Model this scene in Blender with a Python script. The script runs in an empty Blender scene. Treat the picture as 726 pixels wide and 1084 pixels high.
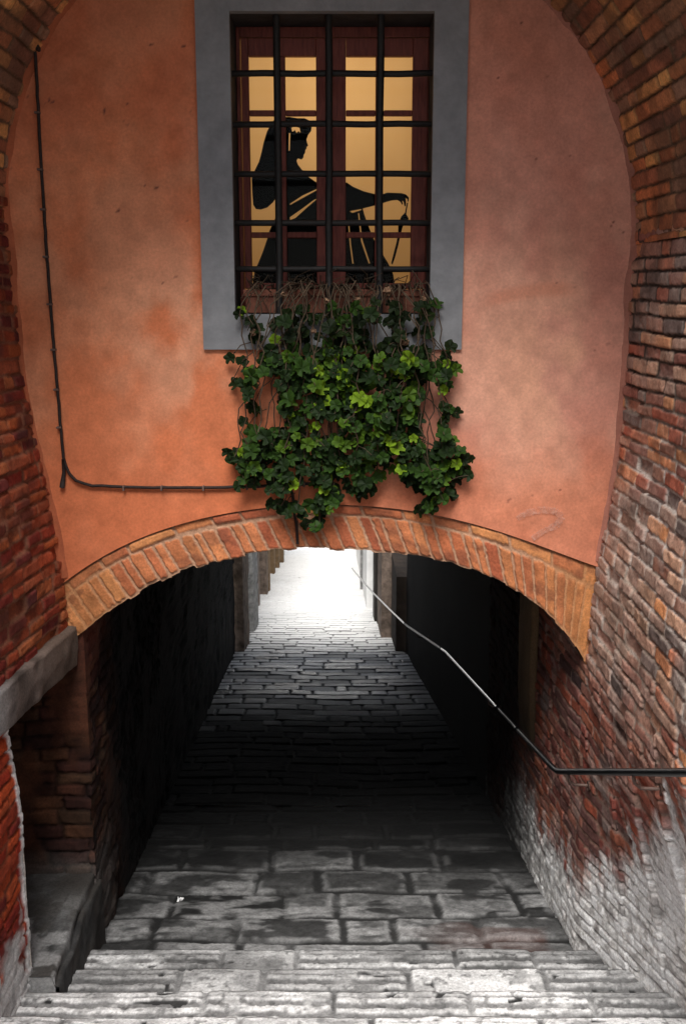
import bpy, math, random
import numpy as np
from mathutils import Vector, Matrix

random.seed(7)
rng = np.random.default_rng(11)
C = bpy.context.scene.collection
R = math.radians
EYE = 4.2                 # eye height above the paving at the foot of the steps
FOC, PIT = 1121.0 / 1084.0, R(11.7)
YF = 6.17                 # plane of the arch wall
DRIFT = -0.03             # the passage veers slightly to the left
SLOPE = 0.183             # fall of the passage


def on_plane(px, py, Y):
    """design-time helper: photo pixel -> point on the vertical plane at depth Y"""
    f = FOC * 1084
    cx, cy = (px - 363) / f, -(py - 542) / f
    fy = math.cos(PIT) + cy * math.sin(PIT)
    fz = -math.sin(PIT) + cy * math.cos(PIT)
    t = Y / fy
    return (cx * t, Y, EYE + fz * t)


# ------------------------------------------------------------------ noise
def _hash(ix, iy, seed):
    ix = ix.astype(np.int64).astype(np.uint32)
    iy = iy.astype(np.int64).astype(np.uint32)
    h = ix * np.uint32(374761393) + iy * np.uint32(668265263) + np.uint32((seed * 974634777 + 12345) & 0xffffffff)
    h ^= h >> np.uint32(13)
    h *= np.uint32(1274126177)
    h ^= h >> np.uint32(16)
    h *= np.uint32(2246822519)
    h ^= h >> np.uint32(15)
    return (h & np.uint32(0xffffff)).astype(np.float64) / 0xffffff


def vnoise(x, y, seed=0):
    ix, iy = np.floor(x), np.floor(y)
    fx, fy = x - ix, y - iy
    fx = fx * fx * fx * (fx * (fx * 6 - 15) + 10)
    fy = fy * fy * fy * (fy * (fy * 6 - 15) + 10)
    a, b = _hash(ix, iy, seed), _hash(ix + 1, iy, seed)
    c, d = _hash(ix, iy + 1, seed), _hash(ix + 1, iy + 1, seed)
    return (a * (1 - fx) + b * fx) * (1 - fy) + (c * (1 - fx) + d * fx) * fy


def fbm(x, y, seed=0, o=4):
    s, a, t = 0.0, 0.5, 0.0
    for k in range(o):
        s = s + a * vnoise(x * 2 ** k + 17.3 * k, y * 2 ** k - 9.1 * k, seed + k * 7)
        t += a
        a *= 0.5
    return s / t


def sstep(a, b, x):
    t = np.clip((x - a) / (b - a), 0, 1)
    return t * t * (3 - 2 * t)


def mix(a, b, t):
    return a * (1 - t[..., None]) + np.asarray(b) * t[..., None]


def layout(u, v, h, l, joint, seed, wob=0.006, rag=0.006, hj=0.16, lj=0.35, single=False, span=None):
    """irregular courses of bricks or slabs: signed distance to the joint and random numbers per brick"""
    wu = u + wob * 2 * (fbm(u * 2.5, v * 2.5, seed + 1, 2) - .5) + rag * (vnoise(u * 60, v * 60, seed + 2) - .5)
    wv = v + wob * 2 * (fbm(u * 1.7, v * 2.5, seed + 3, 2) - .5) * 1.6 + rag * (vnoise(u * 55, v * 65, seed + 4) - .5)
    if single:
        row = np.zeros(u.shape)
        dv = np.minimum(wv, h - wv)
    else:
        v0 = (span[0] if span else v.min()) - 0.3
        n = int(((span[1] if span else v.max()) - v0) / h * 1.3) + 12
        r = np.random.default_rng(seed)
        b = v0 + np.concatenate([[0], np.cumsum(h * (1 + hj * (r.random(n) * 2 - 1)))])
        row = np.searchsorted(b, wv) - 1
        dv = np.minimum(wv - b[row], b[row + 1] - wv)
        row = row.astype(float)
    lr = l * (1 + .18 * (_hash(row, row * 0 + 3, seed + 5) - .5))
    t = wu / lr + _hash(row, row * 0 + 9, seed + 6) * 7 + row * .5
    c = np.floor(t)
    L = lambda cc: cc + lj * (_hash(cc, row, seed + 7) - .5)
    c = np.where(t < L(c), c - 1, c)
    c = np.where(t > L(c + 1), c + 1, c)
    du = np.minimum(t - L(c), L(c + 1) - t) * lr
    k = 0.012
    hh = np.clip(.5 + .5 * (dv - du) / k, 0, 1)
    d = dv * (1 - hh) + du * hh - k * hh * (1 - hh) - joint / 2
    rr = [_hash(c, row, seed + 20 + i) for i in range(5)]
    lt = (t - L(c)) / np.maximum(L(c + 1) - L(c), .01)
    return dict(d=d, dv=dv, r=rr, row=row, c=c, lt=lt, u=wu, v=wv)


def palette(r, cols):
    cols = np.asarray(cols, float)
    i = np.minimum((r * len(cols)).astype(int), len(cols) - 1)
    return cols[i]


# ------------------------------------------------------------------ objects
def tag(o, label=None, cat=None, group=None, kind=None):
    if label: o['label'] = label
    if cat: o['category'] = cat
    if group: o['group'] = group
    if kind: o['kind'] = kind
    return o


def thing(name, label, cat, loc=(0, 0, 0), group=None, kind=None):
    o = bpy.data.objects.new(name, None)
    o.empty_display_size = .2
    C.objects.link(o)
    o.location = loc
    return tag(o, label, cat, group, kind)


def link(name, me, m, parent=None):
    o = bpy.data.objects.new(name, me)
    if m is not None:
        me.materials.append(m)
    C.objects.link(o)
    if parent is not None:
        o.parent = parent
        o.location = -Vector(parent.location) if parent.parent is None else (0, 0, 0)
    return o


def raw_mesh(name, V, F, smooth=False, attrs=None):
    me = bpy.data.meshes.new(name)
    V = np.asarray(V, np.float32)
    F = np.asarray(F, np.int32)
    me.vertices.add(len(V))
    me.vertices.foreach_set('co', V.ravel())
    me.loops.add(F.size)
    me.loops.foreach_set('vertex_index', F.ravel())
    me.polygons.add(len(F))
    k = F.shape[1]
    me.polygons.foreach_set('loop_start', np.arange(0, F.size, k, dtype=np.int32))
    me.polygons.foreach_set('loop_total', np.full(len(F), k, np.int32))
    if smooth:
        me.polygons.foreach_set('use_smooth', np.ones(len(F), bool))
    for nm, arr in (attrs or {}).items():
        arr = np.asarray(arr, np.float32)
        if arr.ndim == 2:
            a = me.attributes.new(nm, 'FLOAT_COLOR', 'POINT')
            a.data.foreach_set('color', np.concatenate([arr, np.ones((len(arr), 1), np.float32)], 1).ravel())
        else:
            a = me.attributes.new(nm, 'FLOAT', 'POINT')
            a.data.foreach_set('value', arr)
    me.update(calc_edges=True)
    me.validate()
    return me


def normals(P):
    du = np.gradient(P, axis=0)
    dv = np.gradient(P, axis=1)
    n = np.cross(du, dv)
    return n / np.maximum(np.linalg.norm(n, axis=2, keepdims=True), 1e-9)


def grid_mesh(name, grids, smooth=True):
    """grids: list of (P[n,m,3], col[n,m,3], rough[n,m] or None)"""
    VV, FF, CC, RR, base = [], [], [], [], 0
    for P, col, ro in grids:
        n, m = P.shape[:2]
        i = np.arange(n * m).reshape(n, m)
        F = np.stack([i[:-1, :-1], i[1:, :-1], i[1:, 1:], i[:-1, 1:]], -1).reshape(-1, 4)
        VV.append(P.reshape(-1, 3)); FF.append(F + base); base += n * m
        CC.append(np.broadcast_to(col, P.shape).reshape(-1, 3))
        RR.append(np.full(n * m, .9) if ro is None else np.broadcast_to(ro, P.shape[:2]).reshape(-1))
    return raw_mesh(name, np.concatenate(VV), np.concatenate(FF), smooth,
                    {'Col': np.clip(np.concatenate(CC), 0.002, .9), 'Rough': np.concatenate(RR)})


class MB:
    def __init__(self): self.v, self.f = [], []

    def add(self, vs, fs):
        b = len(self.v)
        self.v += [tuple(p) for p in vs]
        self.f += [tuple(i + b for i in q) for q in fs]

    def box(self, x0, x1, y0, y1, z0, z1):
        self.add([(x, y, z) for x in (x0, x1) for y in (y0, y1) for z in (z0, z1)],
                 [(0, 1, 3, 2), (4, 6, 7, 5), (0, 4, 5, 1), (2, 3, 7, 6), (0, 2, 6, 4), (1, 5, 7, 3)])

    def tube(self, pts, r, n=8, cap=True):
        pts = [Vector(p) for p in pts]
        rs = r if isinstance(r, (list, tuple)) else [r] * len(pts)
        base = len(self.v)
        ref = None
        for i, p in enumerate(pts):
            d = (pts[min(i + 1, len(pts) - 1)] - pts[max(i - 1, 0)]).normalized()
            if ref is None:
                ref = Vector((0, 0, 1)) if abs(d.z) < .9 else Vector((1, 0, 0))
            a = d.cross(ref).normalized()
            b = a.cross(d).normalized()
            ref = b
            for k in range(n):
                t = 2 * math.pi * k / n
                self.v.append(tuple(p + rs[i] * (math.cos(t) * a + math.sin(t) * b)))
        for i in range(len(pts) - 1):
            for k in range(n):
                k2 = (k + 1) % n
                self.f.append((base + i * n + k, base + i * n + k2, base + (i + 1) * n + k2, base + (i + 1) * n + k))
        if cap:
            self.f.append(tuple(base + k for k in range(n)))
            self.f.append(tuple(base + (len(pts) - 1) * n + k for k in reversed(range(n))))

    def build(self, name, m, parent=None, smooth=False, bevel=0):
        me = bpy.data.meshes.new(name)
        me.from_pydata(self.v, [], self.f)
        if smooth:
            me.polygons.foreach_set('use_smooth', np.ones(len(me.polygons), bool))
        me.update()
        o = link(name, me, m, parent)
        if bevel:
            b = o.modifiers.new('bevel', 'BEVEL')
            b.width = bevel; b.segments = 2; b.limit_method = 'ANGLE'
        return o


def flat_shape(name, loops, thick, m, parent=None):
    """filled outline (first loop) with holes, in local XY -> returned mesh is stood up on the XZ plane"""
    cu = bpy.data.curves.new(name, 'CURVE')
    cu.dimensions = '2D'
    cu.fill_mode = 'BOTH'
    cu.extrude = thick / 2
    for lp in loops:
        s = cu.splines.new('POLY')
        s.points.add(len(lp) - 1)
        for p, (x, z) in zip(s.points, lp):
            p.co = (x, z, 0, 1)
        s.use_cyclic_u = True
    tmp = bpy.data.objects.new(name + '_outline', cu)
    C.objects.link(tmp)
    dg = bpy.context.evaluated_depsgraph_get()
    me = bpy.data.meshes.new_from_object(tmp.evaluated_get(dg))
    me.name = name
    bpy.data.objects.remove(tmp)
    bpy.data.curves.remove(cu)
    me.transform(Matrix(((1, 0, 0, 0), (0, 0, -1, 0), (0, 1, 0, 0), (0, 0, 0, 1))))
    me.materials.clear()
    return link(name, me, m, parent)


# ------------------------------------------------------------------ materials
def mat(name):
    m = bpy.data.materials.new(name)
    m.use_nodes = True
    nt = m.node_tree
    return m, nt, nt.nodes['Principled BSDF']


def N(nt, t, **kw):
    n = nt.nodes.new(t)
    for k, v in kw.items():
        if k.startswith('i_'):
            key = k[2:].replace('_', ' ')
            n.inputs[int(key) if key.isdigit() else key].default_value = v
        else:
            setattr(n, k, v)
    return n


def relief_mat(name, scale=45, lo=.72, hi=1.2, bump=.35, spec=.25, bdist=.01):
    m, nt, p = mat(name)
    a = N(nt, 'ShaderNodeAttribute', attribute_name='Col')
    ro = N(nt, 'ShaderNodeAttribute', attribute_name='Rough')
    tc = N(nt, 'ShaderNodeTexCoord')
    n1 = N(nt, 'ShaderNodeTexNoise', i_Scale=scale, i_Detail=6.0, i_Roughness=.65)
    nt.links.new(tc.outputs['Object'], n1.inputs['Vector'])
    mr = N(nt, 'ShaderNodeMapRange')
    mr.inputs['From Min'].default_value = .25; mr.inputs['From Max'].default_value = .75
    mr.inputs['To Min'].default_value = lo; mr.inputs['To Max'].default_value = hi
    nt.links.new(n1.outputs['Fac'], mr.inputs['Value'])
    vm = N(nt, 'ShaderNodeVectorMath', operation='SCALE')
    nt.links.new(a.outputs['Color'], vm.inputs[0])
    nt.links.new(mr.outputs['Result'], vm.inputs['Scale'])
    nt.links.new(vm.outputs[0], p.inputs['Base Color'])
    nt.links.new(ro.outputs['Fac'], p.inputs['Roughness'])
    p.inputs['Specular IOR Level'].default_value = spec
    n2 = N(nt, 'ShaderNodeTexNoise', i_Scale=scale * 2.6, i_Detail=5.0, i_Roughness=.7)
    nt.links.new(tc.outputs['Object'], n2.inputs['Vector'])
    b = N(nt, 'ShaderNodeBump', i_Strength=bump, i_Distance=bdist)
    nt.links.new(n2.outputs['Fac'], b.inputs['Height'])
    nt.links.new(b.outputs['Normal'], p.inputs['Normal'])
    return m


def noisy(name, c1, c2, scale=12, rough=.8, bump=.2, metal=0, spec=.3, stretch=(1, 1, 1), detail=5.0):
    m, nt, p = mat(name)
    tc = N(nt, 'ShaderNodeTexCoord')
    mp = N(nt, 'ShaderNodeMapping')
    mp.inputs['Scale'].default_value = stretch
    nt.links.new(tc.outputs['Object'], mp.inputs['Vector'])
    n1 = N(nt, 'ShaderNodeTexNoise', i_Scale=scale, i_Detail=detail, i_Roughness=.65)
    nt.links.new(mp.outputs[0], n1.inputs['Vector'])
    cr = N(nt, 'ShaderNodeValToRGB')
    cr.color_ramp.elements[0].position = .32; cr.color_ramp.elements[1].position = .68
    cr.color_ramp.elements[0].color = (*c1, 1); cr.color_ramp.elements[1].color = (*c2, 1)
    nt.links.new(n1.outputs['Fac'], cr.inputs['Fac'])
    nt.links.new(cr.outputs['Color'], p.inputs['Base Color'])
    p.inputs['Roughness'].default_value = rough
    p.inputs['Metallic'].default_value = metal
    p.inputs['Specular IOR Level'].default_value = spec
    if bump:
        n2 = N(nt, 'ShaderNodeTexNoise', i_Scale=scale * 5, i_Detail=4.0)
        nt.links.new(mp.outputs[0], n2.inputs['Vector'])
        b = N(nt, 'ShaderNodeBump', i_Strength=bump, i_Distance=.008)
        nt.links.new(n2.outputs['Fac'], b.inputs['Height'])
        nt.links.new(b.outputs['Normal'], p.inputs['Normal'])
    return m


M_brick = relief_mat('brickwork', scale=70, lo=.6, hi=1.38, bump=.5)
M_stone = relief_mat('paving_stone', scale=60, lo=.55, hi=1.38, bump=.6, spec=.4)
M_ring = relief_mat('arch_brick', scale=70, lo=.62, hi=1.3, bump=.5)
M_plaster = relief_mat('painted_plaster', scale=60, lo=.84, hi=1.16, bump=.3, spec=.2, bdist=.006)
M_grey = noisy('grey_surround_paint', (.175, .18, .19), (.245, .25, .26), 9, .85, .25)
M_reveal = noisy('shaded_reveal_paint', (.02, .018, .018), (.045, .04, .04), 9, .9, .2)  # shadow in the reveal put into a darker copy of the surround grey
M_wood = noisy('dark_red_window_wood', (.10, .022, .016), (.21, .05, .034), 8, .6, .25, stretch=(9, 9, 1))
M_iron = noisy('black_iron', (.004, .004, .004), (.014, .012, .011), 40, .6, .2, spec=.3)
M_cut = noisy('black_card', (.002, .002, .002), (.004, .004, .004), 30, .9, 0, spec=.05)
M_cable = noisy('dark_cable', (.012, .008, .007), (.035, .022, .018), 60, .7, .2)
M_clip = noisy('clip_metal', (.09, .06, .05), (.16, .1, .08), 60, .6, .1)
M_lintel = noisy('lintel_stone', (.085, .07, .06), (.17, .145, .125), 14, .9, .5)
M_dark = noisy('dark_plaster', (.012, .009, .007), (.03, .02, .014), 3, .95, .4)  # near-black plaster for the recess and the darkest far walls
M_tan = noisy('stained_tan_plaster', (.10, .065, .035), (.2, .13, .07), 5, .95, .4)
M_paint = noisy('black_rail_paint', (.006, .006, .007), (.012, .012, .013), 60, .3, .06, spec=.5)
M_glint = noisy('glint_metal', (.86, .86, .86), (.95, .95, .95), 40, .22, .05, metal=1)  # bright metal standing in for the glint on the black rail
M_terra = noisy('terracotta', (.13, .045, .03), (.24, .09, .055), 14, .85, .3)
M_soil = noisy('soil', (.01, .008, .006), (.03, .022, .016), 40, .95, .5)
M_stem = noisy('plant_stem', (.035, .022, .014), (.09, .06, .035), 40, .8, .1)
M_dry = noisy('dried_flower', (.14, .075, .045), (.32, .2, .12), 60, .9, .2)
M_white = noisy('white_render', (.6, .6, .59), (.8, .8, .79), 2.5, .9, .2)
M_pale = noisy('pale_render', (.42, .41, .39), (.62, .6, .57), 2, .9, .25)
M_brown = noisy('brown_stone_pier', (.06, .045, .035), (.2, .15, .12), 7, .95, .8)
M_greyst = noisy('grey_stone_pier', (.1, .1, .1), (.34, .34, .33), 7, .95, .8)
M_door = noisy('dark_door_wood', (.012, .01, .009), (.03, .025, .02), 6, .7, .3, stretch=(6, 6, 1))
M_roof = noisy('roof_tile', (.14, .06, .035), (.26, .12, .07), 6, .9, .4)
M_paper = noisy('white_paper', (.75, .75, .75), (.88, .88, .88), 20, .7, .1)
M_chalk = noisy('chalk', (.58, .26, .17), (.68, .42, .33), 30, .95, .1)
nt = M_chalk.node_tree
p = nt.nodes['Principled BSDF']
tc = N(nt, 'ShaderNodeTexCoord'); n1 = N(nt, 'ShaderNodeTexNoise', i_Scale=28.0, i_Detail=6.0, i_Roughness=.75)
nt.links.new(tc.outputs['Object'], n1.inputs['Vector'])
mr = N(nt, 'ShaderNodeMapRange')
mr.inputs['From Min'].default_value = .36; mr.inputs['From Max'].default_value = .68
mr.inputs['To Min'].default_value = .05; mr.inputs['To Max'].default_value = .75
nt.links.new(n1.outputs['Fac'], mr.inputs['Value']); nt.links.new(mr.outputs[0], p.inputs['Alpha'])
M_room = noisy('room_plaster', (.5, .42, .3), (.6, .5, .36), 3, .9, 0)

# blind: a cloth that lets the room lamp through
M_blind, nt, p = mat('cream_roller_blind')
nt.nodes.remove(p)
tc = N(nt, 'ShaderNodeTexCoord')
wv = N(nt, 'ShaderNodeTexNoise', i_Scale=9.0, i_Detail=4.0)
mp = N(nt, 'ShaderNodeMapping'); mp.inputs['Scale'].default_value = (1, 1, .35)
nt.links.new(tc.outputs['Object'], mp.inputs['Vector']); nt.links.new(mp.outputs[0], wv.inputs['Vector'])
cr = N(nt, 'ShaderNodeValToRGB')
cr.color_ramp.elements[0].color = (.74, .45, .19, 1); cr.color_ramp.elements[1].color = (.82, .53, .24, 1)
nt.links.new(wv.outputs['Fac'], cr.inputs['Fac'])
tr = N(nt, 'ShaderNodeBsdfTranslucent'); df = N(nt, 'ShaderNodeBsdfDiffuse')
nt.links.new(cr.outputs['Color'], tr.inputs['Color']); df.inputs['Color'].default_value = (.3, .2, .09, 1)
mx = N(nt, 'ShaderNodeMixShader'); mx.inputs[0].default_value = .25
nt.links.new(tr.outputs[0], mx.inputs[1]); nt.links.new(df.outputs[0], mx.inputs[2])
nt.links.new(mx.outputs[0], nt.nodes['Material Output'].inputs['Surface'])

M_glass, nt, p = mat('old_window_glass')
nt.nodes.remove(p)
tr = N(nt, 'ShaderNodeBsdfTransparent'); tr.inputs[0].default_value = (.93, .95, .93, 1)
gl = N(nt, 'ShaderNodeBsdfGlossy'); gl.inputs['Roughness'].default_value = .04
gl.inputs['Color'].default_value = (.2, .2, .2, 1)
fr = N(nt, 'ShaderNodeFresnel'); fr.inputs[0].default_value = 1.35
mx = N(nt, 'ShaderNodeMixShader')
nt.links.new(fr.outputs[0], mx.inputs[0]); nt.links.new(tr.outputs[0], mx.inputs[1]); nt.links.new(gl.outputs[0], mx.inputs[2])
nt.links.new(mx.outputs[0], nt.nodes['Material Output'].inputs['Surface'])

M_leaf, nt, p = mat('geranium_leaf')
a = N(nt, 'ShaderNodeAttribute', attribute_name='Col')
nt.links.new(a.outputs['Color'], p.inputs['Base Color'])
p.inputs['Roughness'].default_value = .62
p.inputs['Specular IOR Level'].default_value = .16
trn = N(nt, 'ShaderNodeBsdfTranslucent')
nt.links.new(a.outputs['Color'], trn.inputs['Color'])
mx = N(nt, 'ShaderNodeMixShader'); mx.inputs[0].default_value = .2
nt.links.new(p.outputs[0], mx.inputs[1]); nt.links.new(trn.outputs[0], mx.inputs[2])
nt.links.new(mx.outputs[0], nt.nodes['Material Output'].inputs['Surface'])

# ------------------------------------------------------------------ ground profile
LIP0, TREAD, RISE, Z0 = 5.95, .40, .145, .18


def floor_z(Y):
    Y = np.asarray(Y, float)
    k = np.floor((LIP0 - Y) / TREAD)
    return np.where(Y < LIP0, Z0 + RISE * np.minimum(k, 14), -SLOPE * (Y - YF))


def drift(Y):
    return DRIFT * np.maximum(Y - YF, 0)


# ------------------------------------------------------------------ the near steps
def build_steps():
    grids = []
    X = np.arange(-2.6, 2.9, .008)
    for k in range(0, 6):
        y0, y1, z = LIP0 - TREAD * (k + 1), LIP0 - TREAD * k, Z0 + RISE * k
        yy = np.arange(y0 - .03, y1 - .012, .0085)
        prof = [(y, z + .012 * (y1 - y) / TREAD) for y in yy]
        for a in np.linspace(0, math.pi / 2, 5):
            prof.append((y1 - .014 + .014 * math.sin(a), z - .014 + .014 * math.cos(a)))
        prof += [(y1, z - q) for q in np.linspace(.03, RISE + .06, 5)]
        pr = np.array(prof)
        s = np.concatenate([[0], np.cumsum(np.hypot(*np.diff(pr, axis=0).T))])
        U, V = np.meshgrid(X, pr[:, 0], indexing='ij')
        S = np.broadcast_to(s, U.shape)
        L = layout(U + k * 3.1, np.clip(S, 0.03, TREAD - .03) * 0 + .2, .4, .78, .014, 40 + k, wob=.02, rag=.008, single=True, lj=.5)
        d = L['d'] + .006 * (fbm(U * 20, V * 20, 5, 3) - .5)
        m = sstep(0, .02, d)
        r = L['r']
        h = m * (.006 * r[1]) + .008 * (fbm(U * 3, V * 3 + k, 8, 3) - .5) + .004 * (fbm(U * 30, V * 30, 9, 3) - .5)
        h -= (1 - m) * .012
        # lip is worn
        wear = sstep(.10, .0, y1 - V) * (.006 + .016 * fbm(U * 4, U * 0 + k, 31, 3))
        h = h - wear + .006 * (fbm(U * 11, V * 11 + k, 27, 4) - .5)
        grooved = (r[2] > .3) & (k > 0) | (k == 0) & (r[2] > .55)
        ph = (V - y0) / .092 + .18 * (fbm(U * 14, V * 6, 12, 3) - .5) * 2 + .3 * r[3]
        wv = .5 + .5 * np.cos(ph * 2 * np.pi) + .5 * (fbm(U * 45, V * 45, 13, 3) - .5)
        g = sstep(.30, .58, wv) * grooved * m * sstep(.03, .06, V - y0) * sstep(.04, .07, y1 - V)
        g = g * sstep(.25, .45, fbm(U * 5, V * 5, 15, 3) + .12)
        h = h - g * .010
        base = palette(r[0], [(.74,) * 3, (.9,) * 3, (.6,) * 3, (.82,) * 3, (.5,) * 3, (.88,) * 3])
        n1 = fbm(U * 6, V * 9, 21, 4)
        base = base * (.62 + .8 * n1)[..., None]
        spots = sstep(.62, .75, fbm(U * 26, V * 26, 22, 4))
        base = mix(base, (.12,) * 3, spots * .7)
        base = mix(base, (.08,) * 3, g * .78)
        base = mix(base, (.10,) * 3, (1 - m) * (.6 + .38 * sstep(.4, .6, fbm(U * 3, V * 3 + k, 24, 3))))
        base = base * (.72 + .56 * fbm(U * 30, V * 42, 25, 4))[..., None]
        blot = sstep(.5, .66, fbm(U * 7, V * 12 + 3 * k, 26, 5))
        base = mix(base, (.24,) * 3, blot * .55)
        damp = {0: .6, 1: .2, 2: .06}.get(k, 0.0)
        base = base * (1 - damp * sstep(.25, .65, fbm(U * 2.2, V * 3, 23, 3)))[..., None]
        pits = sstep(.84, .9, vnoise(U * 19, V * 24 + k * 5, 77)) * sstep(.5, .6, vnoise(U * 3, V * 3 + k * 7, 78)) * sstep(.02, .05, d)
        h = h - pits * .012
        base = mix(base, (.03,) * 3, pits)
        P = np.stack([U, np.broadcast_to(pr[:, 0], U.shape), np.broadcast_to(pr[:, 1], U.shape)], -1)
        nn = normals(P)
        nn = np.where(nn[..., 2:3] < -.2, -nn, nn)
        P = P + nn * h[..., None]
        grids.append((P, base, np.full(U.shape, .82)))
    # the rest of the flight up past the viewer and the level street at its head, coarser
    X = np.linspace(-2.6, 2.9, 120)
    prof = []
    for k in range(14, 5, -1):
        y0, y1, z = LIP0 - TREAD * (k + 1), LIP0 - TREAD * k, Z0 + RISE * k
        prof += [(y, z) for y in np.linspace(y0 + .002, y1 - .002, 10)] + [(y1, z - .01), (y1, z - RISE + .004)]
    pr = np.array(prof)
    U, V = np.meshgrid(X, pr[:, 0], indexing='ij')
    P = np.stack([U, V, np.broadcast_to(pr[:, 1], U.shape)], -1)
    col = (.35 + .35 * fbm(U * 5, V * 7, 3, 4))[..., None] * np.ones(3)
    grids.append((P, col, None))
    tag(link('stone_steps', grid_mesh('stone_steps', grids), M_stone), kind='structure')
    X = np.linspace(-9, 9, 90); Y = np.linspace(-22, LIP0 - TREAD * 15 + .01, 110)
    U, V = np.meshgrid(X, Y, indexing='ij')
    P = np.stack([U, V, 0 * U + Z0 + RISE * 14 + .002], -1)
    L = layout(U, V, .4, .7, .02, 91)
    col = (.35 + .3 * fbm(U * 2, V * 2, 3, 4))[..., None] * np.ones(3)
    tag(link('street', grid_mesh('street', [(P, col, None)]), M_stone), kind='structure')


build_steps()


# ------------------------------------------------------------------ the paving that runs down through the passage
def build_paving():
    grids = []
    for (y0, y1, dy, x0, x1, dx) in ((LIP0 - .02, 9.2, .009, -2.0, 2.0, .010), (9.2, 23, .014, -2.4, 2.3, .02), (23, 34, .022, -3.2, 2.4, .03), (34, 75, .1, -3.6, 3, .08)):
        X = np.arange(x0, x1 + dx * .5, dx); Y = np.append(np.arange(y0, y1 - dy * .5, dy), y1)
        U, V = np.meshgrid(X, Y, indexing='ij')
        L = layout(U, V, .385, .60, .026 if y0 < 9 else .034, 55, wob=.03, rag=.012, hj=.3, lj=.6, span=(5, 80))
        if y0 > 9:
            sag = .05 * np.sin(U * 2.1 + .6) + .05 * (fbm(U * .9, V * .25, 57, 2) - .5)
            L = layout(U, V + sag, .30, .52, .017 if y0 < 20 else .022, 56, wob=.02, rag=.010, hj=.25, lj=.8, span=(5, 80))
        d = L['d'] + (.014 if y0 < 9 else .007) * (fbm(U * 12, V * 12, 6, 3) - .5)
        r = L['r']
        m = sstep(0, .03 if y0 < 9 else .014, d)
        h = m * (.008 + .018 * r[1]) + .012 * (fbm(U * 4, V * 4, 8, 3) - .5) * m + .006 * (fbm(U * 24, V * 24, 9, 3) - .5)
        # every slab tips a little so its upper edge stands proud
        h = h + m * (.02 * (r[3] - .5)) * (L['lt'] - .5)
        n1 = fbm(U * 5, V * 7, 21, 4)
        base = palette(r[0], [(.13,) * 3, (.2,) * 3, (.09,) * 3, (.15,) * 3, (.24,) * 3, (.17,) * 3, (.05,) * 3])
        base = base * (.35 + 1.3 * n1)[..., None]
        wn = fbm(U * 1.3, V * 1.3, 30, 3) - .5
        dark = sstep(6.7, 8.3, V + wn * 1.4 + (r[2] - .5) * .8)                     # shade under the house painted in as near-black stone
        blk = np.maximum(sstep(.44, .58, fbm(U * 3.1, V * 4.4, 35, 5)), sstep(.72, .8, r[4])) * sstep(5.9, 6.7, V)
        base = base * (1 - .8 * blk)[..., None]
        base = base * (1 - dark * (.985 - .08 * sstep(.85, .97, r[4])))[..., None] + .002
        # pale worn edges near the foot of the steps
        pale = sstep(7.3, 6.2, V + wn * 1.2) * sstep(.5, .7, fbm(U * 3.5, V * 9, 33, 4))
        base = mix(base, (.34,) * 3, pale * .8)
        base = base * (.35 + 1.3 * fbm(U * 26, V * 26, 38, 5))[..., None]
        edge = sstep(.05, .0, np.abs(d - .03)) * sstep(8.8, 6.4, V) * sstep(.42, .58, fbm(U * 5, V * 5, 34, 4))
        base = mix(base, (.36,) * 3, edge * .45)
        exit_light = sstep(12.0, 16.6, V + wn * 1.6 + (r[2] - .5) * 3) ** 1.5  # daylight from the far mouth painted in as paler stone
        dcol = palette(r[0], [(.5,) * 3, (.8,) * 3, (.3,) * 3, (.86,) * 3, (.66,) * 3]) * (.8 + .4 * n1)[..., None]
        base = base * (1 - exit_light)[..., None] + dcol * exit_light[..., None]
        white = sstep(17.0, 21.0, V)  # glare of the far end painted in as near-white stone
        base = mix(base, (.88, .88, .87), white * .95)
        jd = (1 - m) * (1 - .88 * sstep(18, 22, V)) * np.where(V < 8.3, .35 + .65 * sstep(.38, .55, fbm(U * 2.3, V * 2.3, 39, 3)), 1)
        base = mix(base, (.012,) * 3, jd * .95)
        rl = sstep(.062, .025, L['dv'] + .03 * (fbm(U * 2.5, V * 2.5, 58, 3) - .5)) * sstep(11, 14, V) * sstep(27, 20, V)
        base = mix(base, (.02,) * 3, rl * .85)
        # earth-brown stain on the right
        st = sstep(.6, .7, fbm(U * 1.1 + 3, V * 2.2, 61, 3)) * sstep(.2, 1.2, U) * (1 - dark)
        base = mix(base, (.10, .045, .035), st * .5)
        wet = sstep(11.5, 15.5, V) * sstep(21.5, 18.0, V)
        rough = .82 + .2 * (n1 - .5) - wet * (.30 + .30 * sstep(.35, .8, r[1])) * (.35 + .65 * m)
        rough = np.clip(rough + .15 * sstep(8, 10, V) * sstep(14, 12, V), .22, .98)
        h = h + wet * .010 * (fbm(U * 7, V * 5, 37, 3) - .5) + wet * m * .02 * (r[0] - .5) * (L['lt'] - .5)
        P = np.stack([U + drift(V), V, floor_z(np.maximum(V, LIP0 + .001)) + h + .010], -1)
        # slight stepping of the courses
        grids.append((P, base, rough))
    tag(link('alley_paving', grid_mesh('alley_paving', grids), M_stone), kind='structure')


build_paving()

# ------------------------------------------------------------------ side walls and vault
ZR = np.array([-9, 0, 2.0, 2.6, 3.27, 4.5]); XRp = np.array([1.50, 1.50, 1.49, 1.53, 1.62, 1.645])
ZL = np.array([-9, 0, 1.6, 2.1, 2.6, 3.0, 3.72, 4.7]); XLp = np.array([-1.70, -1.73, -1.73, -1.67, -1.68, -1.74, -1.86, -1.89])


def xr(z, Y):
    fl = sstep(1.7, 0, z - np.maximum(floor_z(np.minimum(Y, LIP0 - .01)), 0) * .9)
    return np.interp(z, ZR, XRp) + drift(Y) + .27 * np.maximum(6.15 - Y, 0) * fl


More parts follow.
